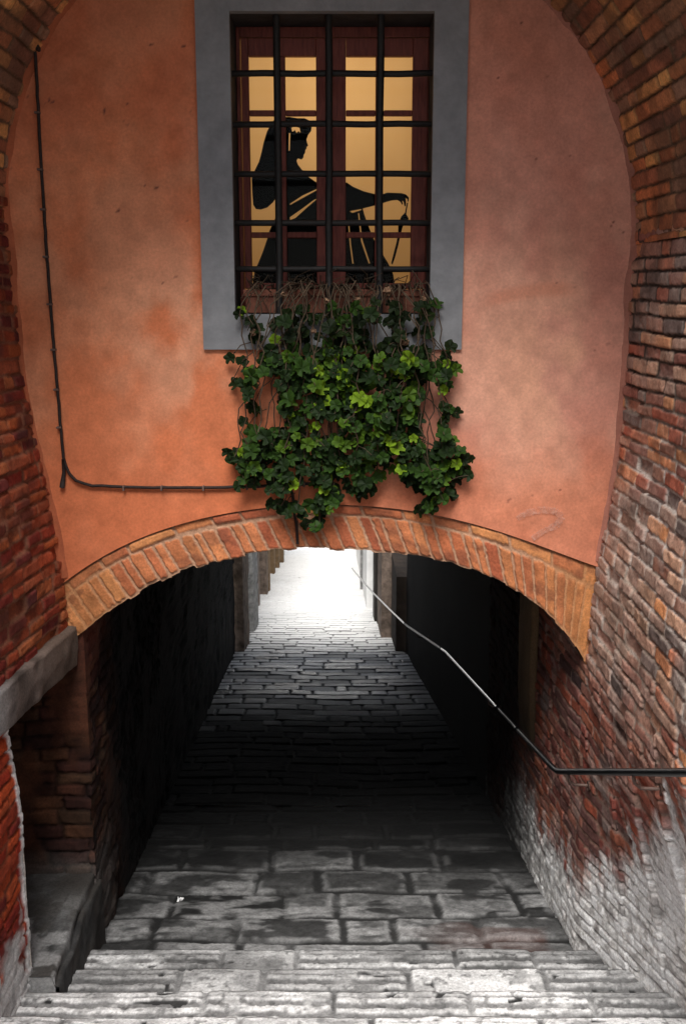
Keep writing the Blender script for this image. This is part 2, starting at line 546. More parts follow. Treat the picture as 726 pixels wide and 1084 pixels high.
def xl(z, Y):
    return np.interp(z, ZL, XLp) + drift(Y) - .09 * np.clip(YF - Y, 0, 1.2) * sstep(3.2, 2.5, z) * sstep(1.5, 2.0, z)


OLD = [(.36, .13, .075), (.28, .085, .055), (.44, .19, .10), (.23, .11, .08), (.33, .2, .14), (.19, .075, .06), (.40, .24, .17), (.30, .16, .12), (.26, .17, .14), (.36, .22, .17), (.13, .1, .095), (.5, .22, .1)]
WARM = [(.42, .10, .04), (.34, .07, .035), (.48, .15, .05), (.28, .05, .035), (.40, .13, .06), (.2, .045, .04), (.36, .1, .045), (.50, .19, .075)]
VAULT = [(.30, .13, .065), (.4, .2, .085), (.22, .085, .05), (.46, .25, .1), (.17, .08, .055), (.28, .14, .08), (.35, .13, .06), (.2, .12, .085)]


def brick_relief(U, V, h, l, joint, seed, depth=.014, wob=.007):
    L = layout(U, V, h, l, joint, seed, wob=wob, rag=.007, lj=.5)
    d = L['d'] + .007 * (fbm(U * 35, V * 35, seed + 60, 3) - .5)
    r = L['r']
    m = sstep(-.001, .0075, d)
    er = sstep(.80, .95, r[4])
    hh = m * (depth * (.45 + .7 * r[1])) - er * m * .018 * (.5 + fbm(U * 14, V * 14, seed + 61, 3))
    hh = hh + m * (r[2] - .5) * .014 * (L['lt'] - .5) * 2
    hh = hh + .012 * (fbm(U * 20, V * 20, seed + 62, 4) - .5) + .03 * (fbm(U * 1.8, V * 1.8, seed + 63, 3) - .5)
    hh = hh - (1 - m) * .012 * sstep(.45, .7, fbm(U * 6, V * 6, seed + 64, 3))
    return L, m, hh


right = thing('brick_wall', 'long weathered brick wall on the right, greyish above and bleached white at its foot', 'wall', (1.6, 4.5, 0.3))


def build_right():
    Y = np.concatenate([np.arange(3.3, 4.0, .02), np.arange(4.0, 7.4, .0066), np.arange(7.4, 9.6, .014)]); Z = np.arange(-.75, 4.56, .0068)
    U, V = np.meshgrid(Y, Z, indexing='ij')
    # courses sag towards the passage in the lower part
    vv = V + .10 * sstep(2.4, .6, V) * (U - 6.2) * .9 + .03 * (fbm(U * .7, V * .7, 4, 2) - .5)
    L, m, h = brick_relief(U, vv, .077, .27, .011, 301, depth=.010)
    r = L['r']
    low = sstep(2.5, 1.6, V + .5 * (fbm(U, V, 5, 3) - .5))
    c_up = palette(r[0], OLD); c_lo = palette(r[0], [(.34, .10, .065), (.28, .075, .055), (.4, .13, .075), (.22, .07, .055), (.31, .12, .085), (.36, .09, .05), (.17, .075, .065)])
    c_up = c_up * np.array([1.45, 1.4, 1.3])
    grey = np.array([.42, .31, .255])
    c_up = mix(c_up, grey, .7 * sstep(.3, .7, fbm(U * 1.2, V * 1.5, 71, 3) + .2 * (r[3] - .4)))
    c = c_up * (1 - low)[..., None] + c_lo * low[..., None]
    n1 = fbm(U * 9, V * 9, 72, 4)
    c = c * (.55 + .9 * n1)[..., None]
    mort = mix(np.broadcast_to(np.array([.36, .29, .235]), c.shape), (.52, .46, .41), sstep(.45, .65, fbm(U * 2.5, V * 2.5, 73, 3)))
    mort = mix(mort, (.20, .095, .065), low * .75)
    mort = mix(mort, (.05, .038, .03), sstep(3.35, 3.75, V + .3 * (n1 - .5)))
    smear = sstep(.6, .75, fbm(U * 4, V * 5, 74, 4)) * sstep(3.4, 2.6, V) * .6
    c = mix(c, (.45, .4, .36), smear * .7)
    c = mix(c, (.03, .028, .03), sstep(.93, .97, r[3]) * .8 * sstep(2.6, 2.2, V) * sstep(1.1, 1.4, V))
    c = mix(c, (.05, .035, .03), sstep(.62, .76, fbm(U * 2.8, V * 7, 75, 4)) * .5)
    mm = m
    c = mort * (1 - mm)[..., None] + c * mm[..., None]
    # bleached lime and salt band along the foot
    ln = np.interp(U, [3.4, 4.0, 4.3, 4.7, 5.1, 5.6, 6.1, 6.6, 7.1, 7.7, 8.3, 9], [1.5, 1.75, 2.1, 1.75, 1.3, .98, .52, .42, .36, .34, .1, -.5])
    streak = fbm((U - .25 * V) * 9, V * 1.6, 81, 4) - .5
    lime = sstep(.16, -.16, V - ln - .60 * streak - .16 * (fbm(U * 5, V * 5, 82, 4) - .5) - .05 * (r[1] - .5))
    near = sstep(4.35, 4.1, U + .25 * (fbm(V * 3, U, 83, 3) - .5))
    lime = lime * (1 - near)
    lc = (1.02 + .75 * (fbm(U * 7, V * 7, 84, 4) - .35))[..., None] * np.array([1, .99, .97])
    lc = lc * (.78 + .22 * m)[..., None]
    sk = fbm((V + .9 * U) * 22, (U - V) * 3, 88, 4)
    lc = lc * (.5 + 1.0 * sk)[..., None] * (.8 + .4 * r[0])[..., None]
    lime = lime * (.93 + .07 * r[2])
    lc = mix(lc, (.12, .11, .11), sstep(.56, .66, fbm(U * 9, V * 6, 89, 4)) * .5)
    lc = mix(lc, (.2, .19, .19), sstep(.55, .7, fbm(U * 16, V * 16, 85, 4)) * .55)
    c = c * (1 - lime)[..., None] + lc * lime[..., None]
    c = mix(c, (.40, .12, .07), near * sstep(2.2, 1.9, V) * m * .6)
    h = h * (1 - .3 * lime) + lime * .006 * (fbm(U * 16, V * 16, 90, 4) - .5)
    # shade inside the passage, painted into the brick colour
    h = h + 0
    passage_shade = sstep(6.7, 8.4, U + .6 * (fbm(U * 2, V * 2, 86, 3) - .5)) * .93
    c = c * (1 - passage_shade)[..., None]
    P = np.stack([xr(V, U), U, V], -1)
    n = normals(P); n = np.where(n[..., 0:1] > 0, -n, n)
    P = P + n * h[..., None]
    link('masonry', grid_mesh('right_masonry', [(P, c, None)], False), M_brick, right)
    # rendering further down the passage, its shade painted in as near-black, and the wall past the viewer
    Y = np.linspace(9.58, 18.3, 60); Z = np.linspace(-3.2, 3.1, 50)
    U, V = np.meshgrid(Y, Z, indexing='ij')
    P = np.stack([xr(V, U) - .015 + .03 * fbm(U, V, 7), U, V], -1)
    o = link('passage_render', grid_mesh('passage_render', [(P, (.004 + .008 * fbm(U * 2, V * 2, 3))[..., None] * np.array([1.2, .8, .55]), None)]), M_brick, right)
    Y = np.linspace(-9, 3.32, 420); Z = np.linspace(.8, 4.56, 130)
    U, V = np.meshgrid(Y, Z, indexing='ij')
    L, m, h = brick_relief(U, V, .072, .24, .014, 311)
    c = palette(L['r'][0], OLD) * m[..., None] + np.array([.3, .25, .2]) * (1 - m)[..., None]
    P = np.stack([xr(V, np.maximum(U, 3.3)) - h, U, V], -1)
    link('upper_masonry', grid_mesh('upper_masonry', [(P, c, None)]), M_brick, right)
    # tan pilaster of plaster where the passage darkens
    pl = MB(); nz = 22
    for i in range(nz):
        pass
    Yp = np.linspace(7.5, 8.05, 40); Zp = np.linspace(.2, 2.95, 220)
    U, V = np.meshgrid(Yp, Zp, indexing='ij')
    e = np.minimum(U - 7.5, 8.05 - U)
    P = np.stack([xr(V, U) - .04 * sstep(0, .06, e + .05 * (fbm(V * 5, U * 5, 3) - .5)) * sstep(.3, 1.3, V + .4 * (fbm(V * 4, U * 4, 31) - .5)) + .05 * (1 - sstep(.3, 1.0, V)) - .02 * fbm(U * 6, V * 4, 8), U, V], -1)
    c = (.5 + .8 * fbm(U * 6, V * 3, 19))[..., None] * np.array([.19, .12, .062])
    c = c * (.1 + .9 * sstep(.6, 1.5, V))[..., None] * .9 + .004
    link('pilaster', grid_mesh('pilaster', [(P, c, None)]), M_brick, right)


build_right()

left = thing('brick_wall', 'dark red brick wall on the left over a low doorway with a stone lintel', 'wall', (-1.75, 4.9, .6))
JY = 5.22        # jamb of the low doorway


def build_left():
    def shade(U, V, seed):
        L, m, h = brick_relief(U, V + .06 * (U - 5.5) * .5, .075, .25, .012, seed, depth=.013, wob=.011)
        r = L['r']
        c = palette(r[0], WARM) * np.array([.9, .72, .7]) * (.4 + 1.0 * fbm(U * 9, V * 9, seed + 72, 4))[..., None]
        up = sstep(3.2, 4.4, V)
        c = c * (1 - .45 * up)[..., None]
        c = mix(c, (.04, .018, .02), sstep(.55, .7, fbm(U * 3, V * 4, seed + 75, 4)) * .6)
        mort = np.broadcast_to(np.array([.20, .085, .05]), c.shape) * (.5 + fbm(U * 5, V * 5, seed + 76, 3))[..., None]
        return L, m, h, mort * (1 - m)[..., None] + c * m[..., None]
    gs = []
    Y = np.arange(3.6, 6.32, .0088); Z = np.arange(2.0, 4.72, .0088)
    U, V = np.meshgrid(Y, Z, indexing='ij')
    L, m, h, c = shade(U, V, 401)
    P = np.stack([xl(V, U) + h, U, V], -1)
    gs.append((P, c, None))
    Y = np.append(np.arange(3.6, JY, .0088), JY); Z = np.arange(.1, 2.02, .0088)
    U, V = np.meshgrid(Y, Z, indexing='ij')
    L, m, h, c = shade(U, V, 402)
    c = np.clip(c * np.array([1.25, .75, .6]), 0, 1)
    # whitened arris and foot
    ar = sstep(.055, .03, JY - U + .035 * (fbm(V * 9, U * 9, 3, 3) - .5))
    fz = floor_z(U)
    fo = sstep(.12, -.05, V - fz - .28 - .5 * (fbm(U * 6 + V * 3, V * 6, 44, 3) - .5))
    w = np.maximum(ar, fo)
    wc = (.55 + .6 * (fbm(U * 16, V * 16, 45, 4) - .3))[..., None] * np.ones(3)
    c = c * (1 - w)[..., None] + wc * w[..., None]
    h = h * (1 - .5 * w) + .012 * ar
    P = np.stack([xl(V, U) + h, U, V], -1)
    # close the reveal of the jamb
    gs.append((P, c, None))
    n = 40
    Zr = np.linspace(.1, 2.05, 220); Xr_ = np.linspace(0, -.5, n)
    A, B = np.meshgrid(Xr_, Zr, indexing='ij')
    P = np.stack([xl(B, 0 * B + JY) + A + .012, 0 * A + JY + .02 * (fbm(A * 9, B * 9, 5) - .5) + .001, B], -1)
    gs.append((P, (.25 + .3 * fbm(A * 9, B * 9, 6))[..., None] * np.array([1, .9, .82]), None))
    link('masonry', grid_mesh('left_masonry', gs, False), M_brick, left)
    Y = np.linspace(-9, 3.62, 420); Z = np.linspace(.8, 4.72, 130)
    U, V = np.meshgrid(Y, Z, indexing='ij')
    L, m, h, c = shade(U, V, 403)
    P = np.stack([xl(V, U) + h, U, V], -1)
    link('upper_masonry', grid_mesh('left_upper', [(P, c, None)]), M_brick, left)
    # stone lintel: one long rough beam
    Yl = np.linspace(4.55, 6.2, 110); t = np.linspace(0, 1, 40)
    U, T = np.meshgrid(Yl, t, indexing='ij')
    # section: under side, front face, top side
    zt, zb = 2.225 - .02 * (U - 5.2), 1.99 - .03 * (U - 5.2)
    s = T * 3
    X = np.where(s < 1, -.35 + .40 * s, np.where(s < 2, .05, .05 - .3 * (s - 2)))
    Z = np.where(s < 1, zb, np.where(s < 2, zb + (zt - zb) * (s - 1), zt))
    nz = fbm(U * 9, Z * 9, 7, 4) - .5
    P = np.stack([xl(Z, U) + X + .018 * nz, U, Z + .02 * (fbm(U * 5, s * 3, 9, 3) - .5)], -1)
    c = (.6 + 1.0 * nz)[..., None] * np.array([.25, .20, .175])
    c = mix(c, (.17, .12, .09), sstep(5.3, 6.0, U) * .6)
    c = mix(c, (.36, .36, .36), sstep(5.3, 4.9, U))
    k = np.linspace(0, 1, 8)[:, None, None]
    cen = np.array([P[0, :, 0].mean(), P[0, 0, 1] - .004, P[0, :, 2].mean()])
    cap = P[0][None] * (1 - k) + cen * k
    link('lintel', grid_mesh('lintel', [(P, c, None), (cap, np.broadcast_to(c[0][None], cap.shape), None)]), M_brick, left)
    # dark recess behind the opening
    b = MB()
    b.add([(-2.9, JY, .1), (-2.9, 6.3, .1), (-2.9, 6.3, 2.3), (-2.9, JY, 2.3), (-1.76, JY, 2.3), (-1.76, 6.3, 2.3), (-2.2, JY, .1), (-2.2, JY, 2.3)],
          [(0, 1, 2, 3), (3, 2, 5, 4), (0, 3, 7, 6)])
    b.build('recess', M_dark, left)


build_left()

vault = thing('brick_vault', 'brown brick barrel vault arching overhead between the two side walls', 'vault', (-.12, 5.0, 4.5))
VY0 = 4.55


def vault_pt(th):
    zs = EYE + .3 + .2 * th / np.pi
    return -.122 + 1.77 * np.cos(th), zs + 1.68 * np.sin(th)


def build_vault():
    th = np.linspace(-.02, np.pi + .02, 720)
    X, Z = vault_pt(th)
    s = np.concatenate([[0], np.cumsum(np.hypot(np.diff(X), np.diff(Z)))])
    Y = np.arange(VY0, 6.3, .0078)
    U, S = np.meshgrid(Y, s, indexing='ij')
    L, m, h = brick_relief(U, S, .080, .29, .009, 501, depth=.011)
    r = L['r']
    c = palette(r[0], VAULT) * (.5 + .9 * fbm(U * 9, S * 9, 572, 4))[..., None]
    c = mix(c, (.045, .03, .025), sstep(.5, .68, fbm(U * 2.5, S * 3, 575, 4)) * .55)
    mort = np.broadcast_to(np.array([.07, .045, .03]), c.shape)
    c = mort * (1 - m)[..., None] + c * m[..., None]
    c = c * np.array([1.75, 1.6, 1.4])
    c = mix(c, np.array([.2, .1, .055]), sstep(4.2, 5.4, S) * .25)
    P = np.stack([np.broadcast_to(X, U.shape), U, np.broadcast_to(Z, U.shape)], -1)
    n = normals(P)
    cen = np.array([-.12, 5.2, EYE + .3])
    sg = np.sum((cen - P) * n, -1, keepdims=True)
    n = np.where(sg < 0, -n, n)
    P = P + n * h[..., None]
    link('soffit', grid_mesh('vault_soffit', [(P, c, None)], False), M_brick, vault)
    # front face of the bridge over the alley, seen only from up the steps
    th = np.linspace(0, np.pi, 60)
    X, Z = vault_pt(th)
    v, f = [], []
    for i in range(60):
        a = (i / 59)
        ox = 2.3 - 4.9 * a
        v += [(X[i], VY0 - .005, Z[i]), (ox, VY0 - .005, 7.0), (ox, 6.3, 7.0)]
    for i in range(59):
        f += [(3 * i, 3 * i + 1, 3 * i + 4, 3 * i + 3), (3 * i + 1, 3 * i + 2, 3 * i + 5, 3 * i + 4)]
    b = MB(); b.add(v, f); b.build('face', M_tan, vault)


build_vault()

# ------------------------------------------------------------------ the house with the arch
house = thing('archway_house', 'salmon-pink plastered house wall spanning the alley above a low brick arch', 'house', (0, YF, 0))


def smooth_curve(pts, n=200):
    p = np.array([on_plane(a, b, YF) for a, b in pts])[:, [0, 2]]
    t = np.concatenate([[0], np.cumsum(np.hypot(*np.diff(p, axis=0).T))])
    px, pz = np.polyfit(t, p[:, 0], 6), np.polyfit(t, p[:, 1], 6)
    tt = np.linspace(0, t[-1], 600)
    q = np.stack([np.polyval(px, tt), np.polyval(pz, tt)], 1)
    s = np.concatenate([[0], np.cumsum(np.hypot(*np.diff(q, axis=0).T))])
    ss = np.linspace(0, s[-1], n)
    return np.stack([np.interp(ss, s, q[:, 0]), np.interp(ss, s, q[:, 1])], 1), s[-1]


INN = [(72, 684), (88, 668), (118, 646), (150, 627), (185, 610), (220, 597), (260, 587), (300, 583), (363, 583), (410, 586), (450, 592), (490, 601), (520, 612), (548, 627), (572, 643), (596, 668), (612, 690), (622, 706)]
OUT = [(40, 640), (67, 620), (92, 600), (120, 581), (160, 565), (200, 553), (240, 544), (280, 538), (320, 535), (363, 534), (400, 536), (440, 541), (480, 550), (520, 561), (552, 571), (580, 581), (606, 590), (632, 600), (650, 606)]


def build_ring():
    n = 900
    I, li = smooth_curve(INN, n); O, lo = smooth_curve(OUT, n)
    t = np.linspace(0, 1, n)
    vr = np.concatenate([np.linspace(0, .24, 9), np.linspace(.25, 1, 40)])
    ys = np.linspace(.01, .34, 16)
    T, VR = np.meshgrid(t, vr, indexing='ij')
    wid = np.hypot(*(O - I).T)[:, None]
    U = T * (li + lo) / 2
    V = VR * wid
    # soldier bricks (v > .24) and a thin stretcher course on top of them
    sold = VR > .245
    a = layout(U, np.clip((VR - .245) / .755, 0, 1) * .2, .2, .076, .011, 601, wob=.008, rag=.008, single=True, lj=.5)
    b = layout(U, VR / .245 * .066, .066, .25, .011, 602, wob=.003, rag=.005, single=True, lj=.4)
    d = np.where(sold, a['d'], b['d'])
    d = np.where(sold & (VR > .8), np.maximum(d, np.minimum(a['d'] + 0, .02)), d)
    r = [np.where(sold, a['r'][i], b['r'][i]) for i in range(5)]
    d = d + .006 * (fbm(U * 40, V * 40, 66, 3) - .5)
    m = sstep(-.001, .008, d)
    end = np.maximum(sstep(.20, .03, T), sstep(.80, .97, T))     # towards the springings the bricks are smeared with mortar
    h = m * (.006 + .012 * r[1]) * (1 - .55 * end) + .009 * (fbm(U * 22, V * 22, 67, 4) - .5) + .010 * (fbm(U * 3, V * 5, 68, 3) - .5)
    red = palette(r[0], [(.52, .18, .075), (.48, .15, .065), (.56, .21, .085), (.43, .125, .058), (.54, .19, .08), (.40, .11, .052), (.57, .235, .09)])
    org = palette(r[0], [(.56, .235, .085), (.50, .2, .075), (.62, .285, .11), (.46, .17, .07), (.58, .24, .09)])
    c = red * (1 - end)[..., None] + org * end[..., None]
    c = c * (.6 + .8 * fbm(U * 10, V * 10, 69, 4))[..., None]
    c = mix(c, (.16, .055, .035), sstep(.58, .7, fbm(U * 5, V * 7, 70, 4)) * .5)
    mo = mix(np.broadcast_to(np.array([.46, .27, .17]), c.shape), (.52, .24, .1), end * .9)
    c = mo * (1 - m)[..., None] + c * m[..., None]
    c = mix(c, (.06, .03, .02), sstep(.05, .0, VR) * .7)  # shadow line under the plaster lip, painted in
    jag = (.024 * (a['r'][3] - .5) + .012 * (fbm(U * 30, U * 0, 71, 3) - .5)) * sstep(.55, 1, VR) * (1 - .6 * end)
    rad = (I - O)[:, None, :] / wid[..., None]
    PX = O[:, None, 0] + rad[..., 0] * (V + jag); PZ = O[:, None, 1] + rad[..., 1] * (V + jag)
    front = np.stack([PX, YF + .022 - h, PZ], -1)
    g1 = (front, c, None)
    # soffit
    T2, YS = np.meshgrid(t, ys, indexing='ij')
    last = front[:, -1, :]
    lift = .010 * (fbm(T2 * 60, YS * 12, 72, 3) - .3)
    S = np.stack([np.broadcast_to(last[:, 0:1], T2.shape), last[:, 1:2] + YS - .01 + .0, np.broadcast_to(last[:, 2:3], T2.shape) + lift * sstep(0, .05, YS)], -1)
    cs = np.broadcast_to(c[:, -1:, :], S.shape) * sstep(.2, -.05, YS)[..., None] * .6 + .006  # soffit colour fades to near-black inward, painted shade
    link('arch_ring', grid_mesh('arch_ring', [g1, (S, cs, None)], False), M_ring, house)
    return O


OUTER = build_ring()

# window numbers on the wall plane
WX0, WX1, WZ0, WZ1 = -.615, .495, EYE - .12, EYE + 1.49
SX0, SX1, SZ0, SZ1 = -.80, .68, EYE - .32, EYE + 1.69


def build_plaster():
    # front face: fine grid, cut by the arch outline and the window
    X = np.linspace(-2.15, 2.05, 260); n = 190
    arch_z = np.interp(X, OUTER[:, 0], OUTER[:, 1])
    grids = []

    def patch(xa, xb, za, zb, nx, nz):
        x = np.linspace(xa, xb, nx)
        T, = (np.linspace(0, 1, nz),)
        U, TT = np.meshgrid(x, T, indexing='ij')
        lo = za(x) if callable(za) else np.full(nx, za)
        V = lo[:, None] * (1 - TT) + zb * TT
        return colour(U, V)

    def colour(U, V):
        e = V - EYE
        n1 = fbm(U * 1.3, V * 1.3, 801, 5); n2 = fbm(U * 4, V * 3, 802, 5); n3 = fbm(U * .8 + 4, V * .9, 803, 4)
        warm = np.array([.60, .185, .082]); pink = np.array([.60, .27, .195]); pale = mix(np.broadcast_to(np.array([.68, .30, .165]), U.shape + (3,)), (.67, .36, .26), sstep(-.6, .8, U)); deep = np.array([.44, .10, .05])
        w = sstep(-.9, 1.1, U + .9 * (n1 - .5))
        c = mix(np.broadcast_to(warm, U.shape + (3,)), pink, w)
        band = sstep(.44, .72, n2 * .55 + n3 * .45 + .06 * sstep(.6, -.4, np.abs(e + .5) - .4))
        c = mix(c, pale, band * .62)
        c = mix(c, deep, sstep(.48, .8, n1) * .3)
        # damp orange stain low on the wall
        c = mix(c, (.58, .165, .07), sstep(-.7, -1.2, e + .35 * (n2 - .5)) * .65)
        c = mix(c, (.42, .14, .075), sstep(.6, 1.7, e + .5 * (n1 - .5)) * .35)
        # lighter area below and beside the window
        blot = np.exp(-(((U + .95) / .35) ** 2 + ((e + .25) / .55) ** 2)) + np.exp(-(((U - 1.15) / .4) ** 2 + ((e + .45) / .6) ** 2))
        c = mix(c, (.72, .37, .23), np.clip(blot, 0, 1) * .6 * sstep(.3, .6, n2))
        c = c * (.80 + .40 * fbm(U * 14, V * 14, 804, 5))[..., None]
        # horizontal stroke stain on the right
        st = sstep(.05, .0, np.abs(e + .08 - .10 * np.sin((U - .7) * 3.0)) - .02 * n2) * sstep(.75, .9, U) * sstep(1.4, 1.2, U)
        c = mix(c, (.58, .19, .1), st * .4)
        pit = sstep(.80, .86, vnoise(U * 17 + .3 * V, V * 17, 805)) * sstep(.84, .92, vnoise(U * 47 + V * 9, V * 47 - U * 9, 806)) * sstep(.5, .6, n1)
        c = mix(c, (.16, .06, .045), pit)
        h = .010 * (fbm(U * 2.2, V * 2.2, 807, 4) - .5) + .003 * (n2 - .5) - pit * .006
        h = h + .0025 * (fbm(U * 30, V * 30, 808, 3) - .5)
        # keep the patch seams level at the window surround and the arch lip
        P = np.stack([U, YF - h, V], -1)
        return P, c, None
    az = lambda x: np.interp(x, OUTER[:, 0], OUTER[:, 1])
    TOP = EYE + 2.15
    P = patch(-2.15, SX0 + .03, az, TOP, 120, 330); grids.append(P)
    grids.append(patch(SX1 - .03, 2.05, az, TOP, 120, 330))
    grids.append(patch(SX0 + .03, SX1 - .03, az, SZ0 + .03, 130, 90))
    grids.append(patch(SX0 + .03, SX1 - .03, SZ1 - .03, TOP, 60, 40))
    # thickness along the arch lip
    x = np.linspace(-2.15, 2.05, 300)
    U, T = np.meshgrid(x, np.linspace(0, 1, 4), indexing='ij')
    lz = az(x)[:, None] + 0 * T
    h0 = .010 * (fbm(U * 2.2, lz * 2.2, 807, 4) - .5) + .003 * (fbm(U * 4, lz * 3, 802, 5) - .5)
    grids.append((np.stack([U, YF - h0 + T * .06, lz], -1), np.array([.2, .07, .04]) + 0 * U[..., None], None))
    link('plaster_wall', grid_mesh('plaster_wall', grids), M_plaster, house)


build_plaster()


def build_fillet():
    th = np.linspace(0, np.pi, 420)
    vx, vz = vault_pt(th)
    zr = np.linspace(2.62, EYE + .29, 150); zl = np.linspace(EYE + .49, 2.52, 150)
    px = np.concatenate([xr(zr, YF + 0 * zr), vx, xl(zl, YF + 0 * zl)])
    pz = np.concatenate([zr, vz, zl])
    t = np.gradient(np.stack([px, pz], 1), axis=0)
    nn = np.stack([-t[:, 1], t[:, 0]], 1); nn /= np.maximum(np.linalg.norm(nn, axis=1, keepdims=True), 1e-6)
    s = np.concatenate([[0], np.cumsum(np.hypot(np.diff(px), np.diff(pz)))])
    q = np.linspace(0, 1, 7)
    S, Q = np.meshgrid(s, q, indexing='ij')
    w = .018 + .03 * fbm(S * 5, S * 0, 951, 4)
    off = w[:, :1] * (1 - Q) ** 1.6 - .03 * Q
    Y = YF + .004 - (.012 + .07 * fbm(S * 3, S * 0, 952, 3)) * Q
    P = np.stack([px[:, None] + nn[:, :1] * off, Y, pz[:, None] + nn[:, 1:] * off], -1)
    w_ = sstep(-.9, 1.1, P[..., 0])
    c = mix(np.broadcast_to(np.array([.46, .13, .06]), P.shape), (.42, .175, .125), w_) * (.6 + .5 * fbm(S * 8, Q * 2, 953, 3))[..., None]
    link('plaster_edge', grid_mesh('plaster_edge', [(P, c, None)]), M_plaster, house)


build_fillet()


# pier and passage walls, ceiling
def build_passage():
    # left: front of the pier, corner, then the long side wall
    a = np.arange(-2.9, -1.6, .012)
    b = np.concatenate([np.arange(YF + .055, 9.5, .014), np.linspace(9.52, 18.3, 70)])
    path = np.array([(x, YF + .055) for x in a] + [(-1.6 + DRIFT * (y - YF), y) for y in b])
    s = np.concatenate([[0], np.cumsum(np.hypot(*np.diff(path, axis=0).T))])
    Z = np.concatenate([np.linspace(-3.4, -1.0, 20)[:-1], np.arange(-1.0, 2.32, .012)])
    U, V = np.meshgrid(s, Z, indexing='ij')
    L, m, h = brick_relief(U, V, .085, .27, .012, 701, depth=.014, wob=.02)
    c = palette(L['r'][0], [(.20, .07, .04), (.15, .05, .035), (.25, .1, .05), (.12, .045, .035), (.18, .085, .045)])
    c = c * (.4 + 1.1 * fbm(U * 5, V * 5, 703, 4))[..., None]
    ren = sstep(.47, .56, fbm(U * 2.6, V * 2.0, 704, 5))
    c = mix(c, (.22, .075, .035), ren * .7)
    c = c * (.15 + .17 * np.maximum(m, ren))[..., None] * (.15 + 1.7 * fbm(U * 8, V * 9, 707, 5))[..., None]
    h = h + .05 * (fbm(U * 5, V * 5, 708, 5) - .5)
    h = h * (1 - .75 * ren) + ren * .012
    red = sstep(1.7, 2.1, V) * sstep(1.2, 1.45, U)
    c = mix(c, (.22, .055, .035), red * .5)
    Yp = np.broadcast_to(path[:, 1][:, None], U.shape)
    c = c * (1 - .94 * sstep(6.25, 7.3, Yp + .5 * (fbm(U * 2, V * 2, 705) - .5)))[..., None]  # passage shade painted in: side wall darkens inward
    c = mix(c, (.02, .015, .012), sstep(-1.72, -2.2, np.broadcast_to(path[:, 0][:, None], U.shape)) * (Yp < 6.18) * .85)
    foot = sstep(.75, .5, V) * sstep(7, 6.5, Yp)
    c = mix(c, (.09, .085, .08), foot * .7)
    P = np.stack([np.broadcast_to(path[:, 0][:, None], U.shape), Yp, V], -1)
    n = normals(P)
    # smooth corner: use a blended fixed outward direction
    k = len(a)
    out = np.zeros((len(path), 2)); out[:k - 2] = (0, -1); out[k + 2:] = (1, 0); out[k - 2:k + 2] = (.7, -.7)
    P[..., 0] += out[:, 0][:, None] * h; P[..., 1] += out[:, 1][:, None] * h
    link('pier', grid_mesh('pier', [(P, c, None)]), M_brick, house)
    # ceiling
    X = np.linspace(-2.2, 1.9, 50); Y = np.linspace(YF + .30, 16.6, 80)
    U, V = np.meshgrid(X, Y, indexing='ij')
    arch = np.interp(U, OUTER[:, 0], OUTER[:, 1])
    z = arch - .02 + .04 * fbm(U, V, 3) - .085 * (V - YF)
    P = np.stack([U + drift(V), V, z], -1)
    link('passage_ceiling', grid_mesh('passage_ceiling', [(P, (.015 + .02 * fbm(U * 3, V * 3, 5))[..., None] * np.array([1, .75, .55]), None)]), M_brick, house)  # near-black base colour paints in the shade overhead
    b = MB()
    # unseen outer walls and end wall, put in to block sky and sun
    b.box(-2.6, -2.5, YF + .1, 9.0, 2.0, 6.4)
    b.box(2.3, 2.4, YF + .1, 9.0, 2.0, 6.4)
    b.box(-2.5, 2.3, 8.9, 9.0, 2.56, 6.4)
    b.box(-2.6, -2.5, 9.001, 18.3, -.8, 2.2)
    b.box(1.9, 2.0, 9.001, 18.3, -.8, 2.2)
    b.build('outer_walls', M_tan, house)
    b = MB()
    b.add([(-2.8, YF - .1, 6.42), (2.6, YF - .1, 6.42), (2.6, 9.3, 6.42), (-2.8, 9.3, 6.42), (-2.8, 7.6, 7.0), (2.6, 7.6, 7.0),
           (-2.8, 9.0, 2.6), (2.6, 9.0, 2.6), (2.6, 16.65, 1.95), (-2.8, 16.65, 1.95)],
          [(0, 1, 5, 4), (4, 5, 2, 3), (6, 7, 8, 9)])
    b.build('roof', M_roof, house)  # unseen roof, its height set to shape the shadow on the far paving


build_passage()

# ------------------------------------------------------------------ window
win = flat_shape('window', [[(SX0, SZ0), (SX1, SZ0), (SX1, SZ1), (SX0, SZ1)], [(WX0, WZ0), (WX1, WZ0), (WX1, WZ1), (WX0, WZ1)]], .06, M_grey, house)
win.location = Vector((0, YF + .008, 0)) - house.location
bv = win.modifiers.new('bevel', 'BEVEL'); bv.width = .004; bv.segments = 2; bv.limit_method = 'ANGLE'


def sub(o):
    """sub-part of the window: keep world coordinates"""
    o.parent = win
    o.matrix_parent_inverse = Matrix.Translation(-(house.location + win.location))
    o.location = (0, 0, 0)
    return o


# reveal
b = MB()
RY0, RY1 = YF + .036, YF + .46
for (x0, z0, x1, z1) in ((WX0, WZ0, WX0, WZ1), (WX0, WZ1, WX1, WZ1), (WX1, WZ1, WX1, WZ0), (WX1, WZ0, WX0, WZ0)):
    b.add([(x0, RY0, z0), (x1, RY0, z1), (x1, RY1, z1), (x0, RY1, z0)], [(0, 1, 2, 3)])
sub(b.build('reveal', M_reveal))

CY = YF + .33           # plane of the two wooden leaves


def cx_(px): return on_plane(px, 180, CY)[0]
def cz_(py): return on_plane(363, py, CY)[2]
def X1(c): return cx_(180 + c / 2.135)        # from the enlarged crop of the window
def Z1(c): return cz_(c / 2.135)


sub_objs = []
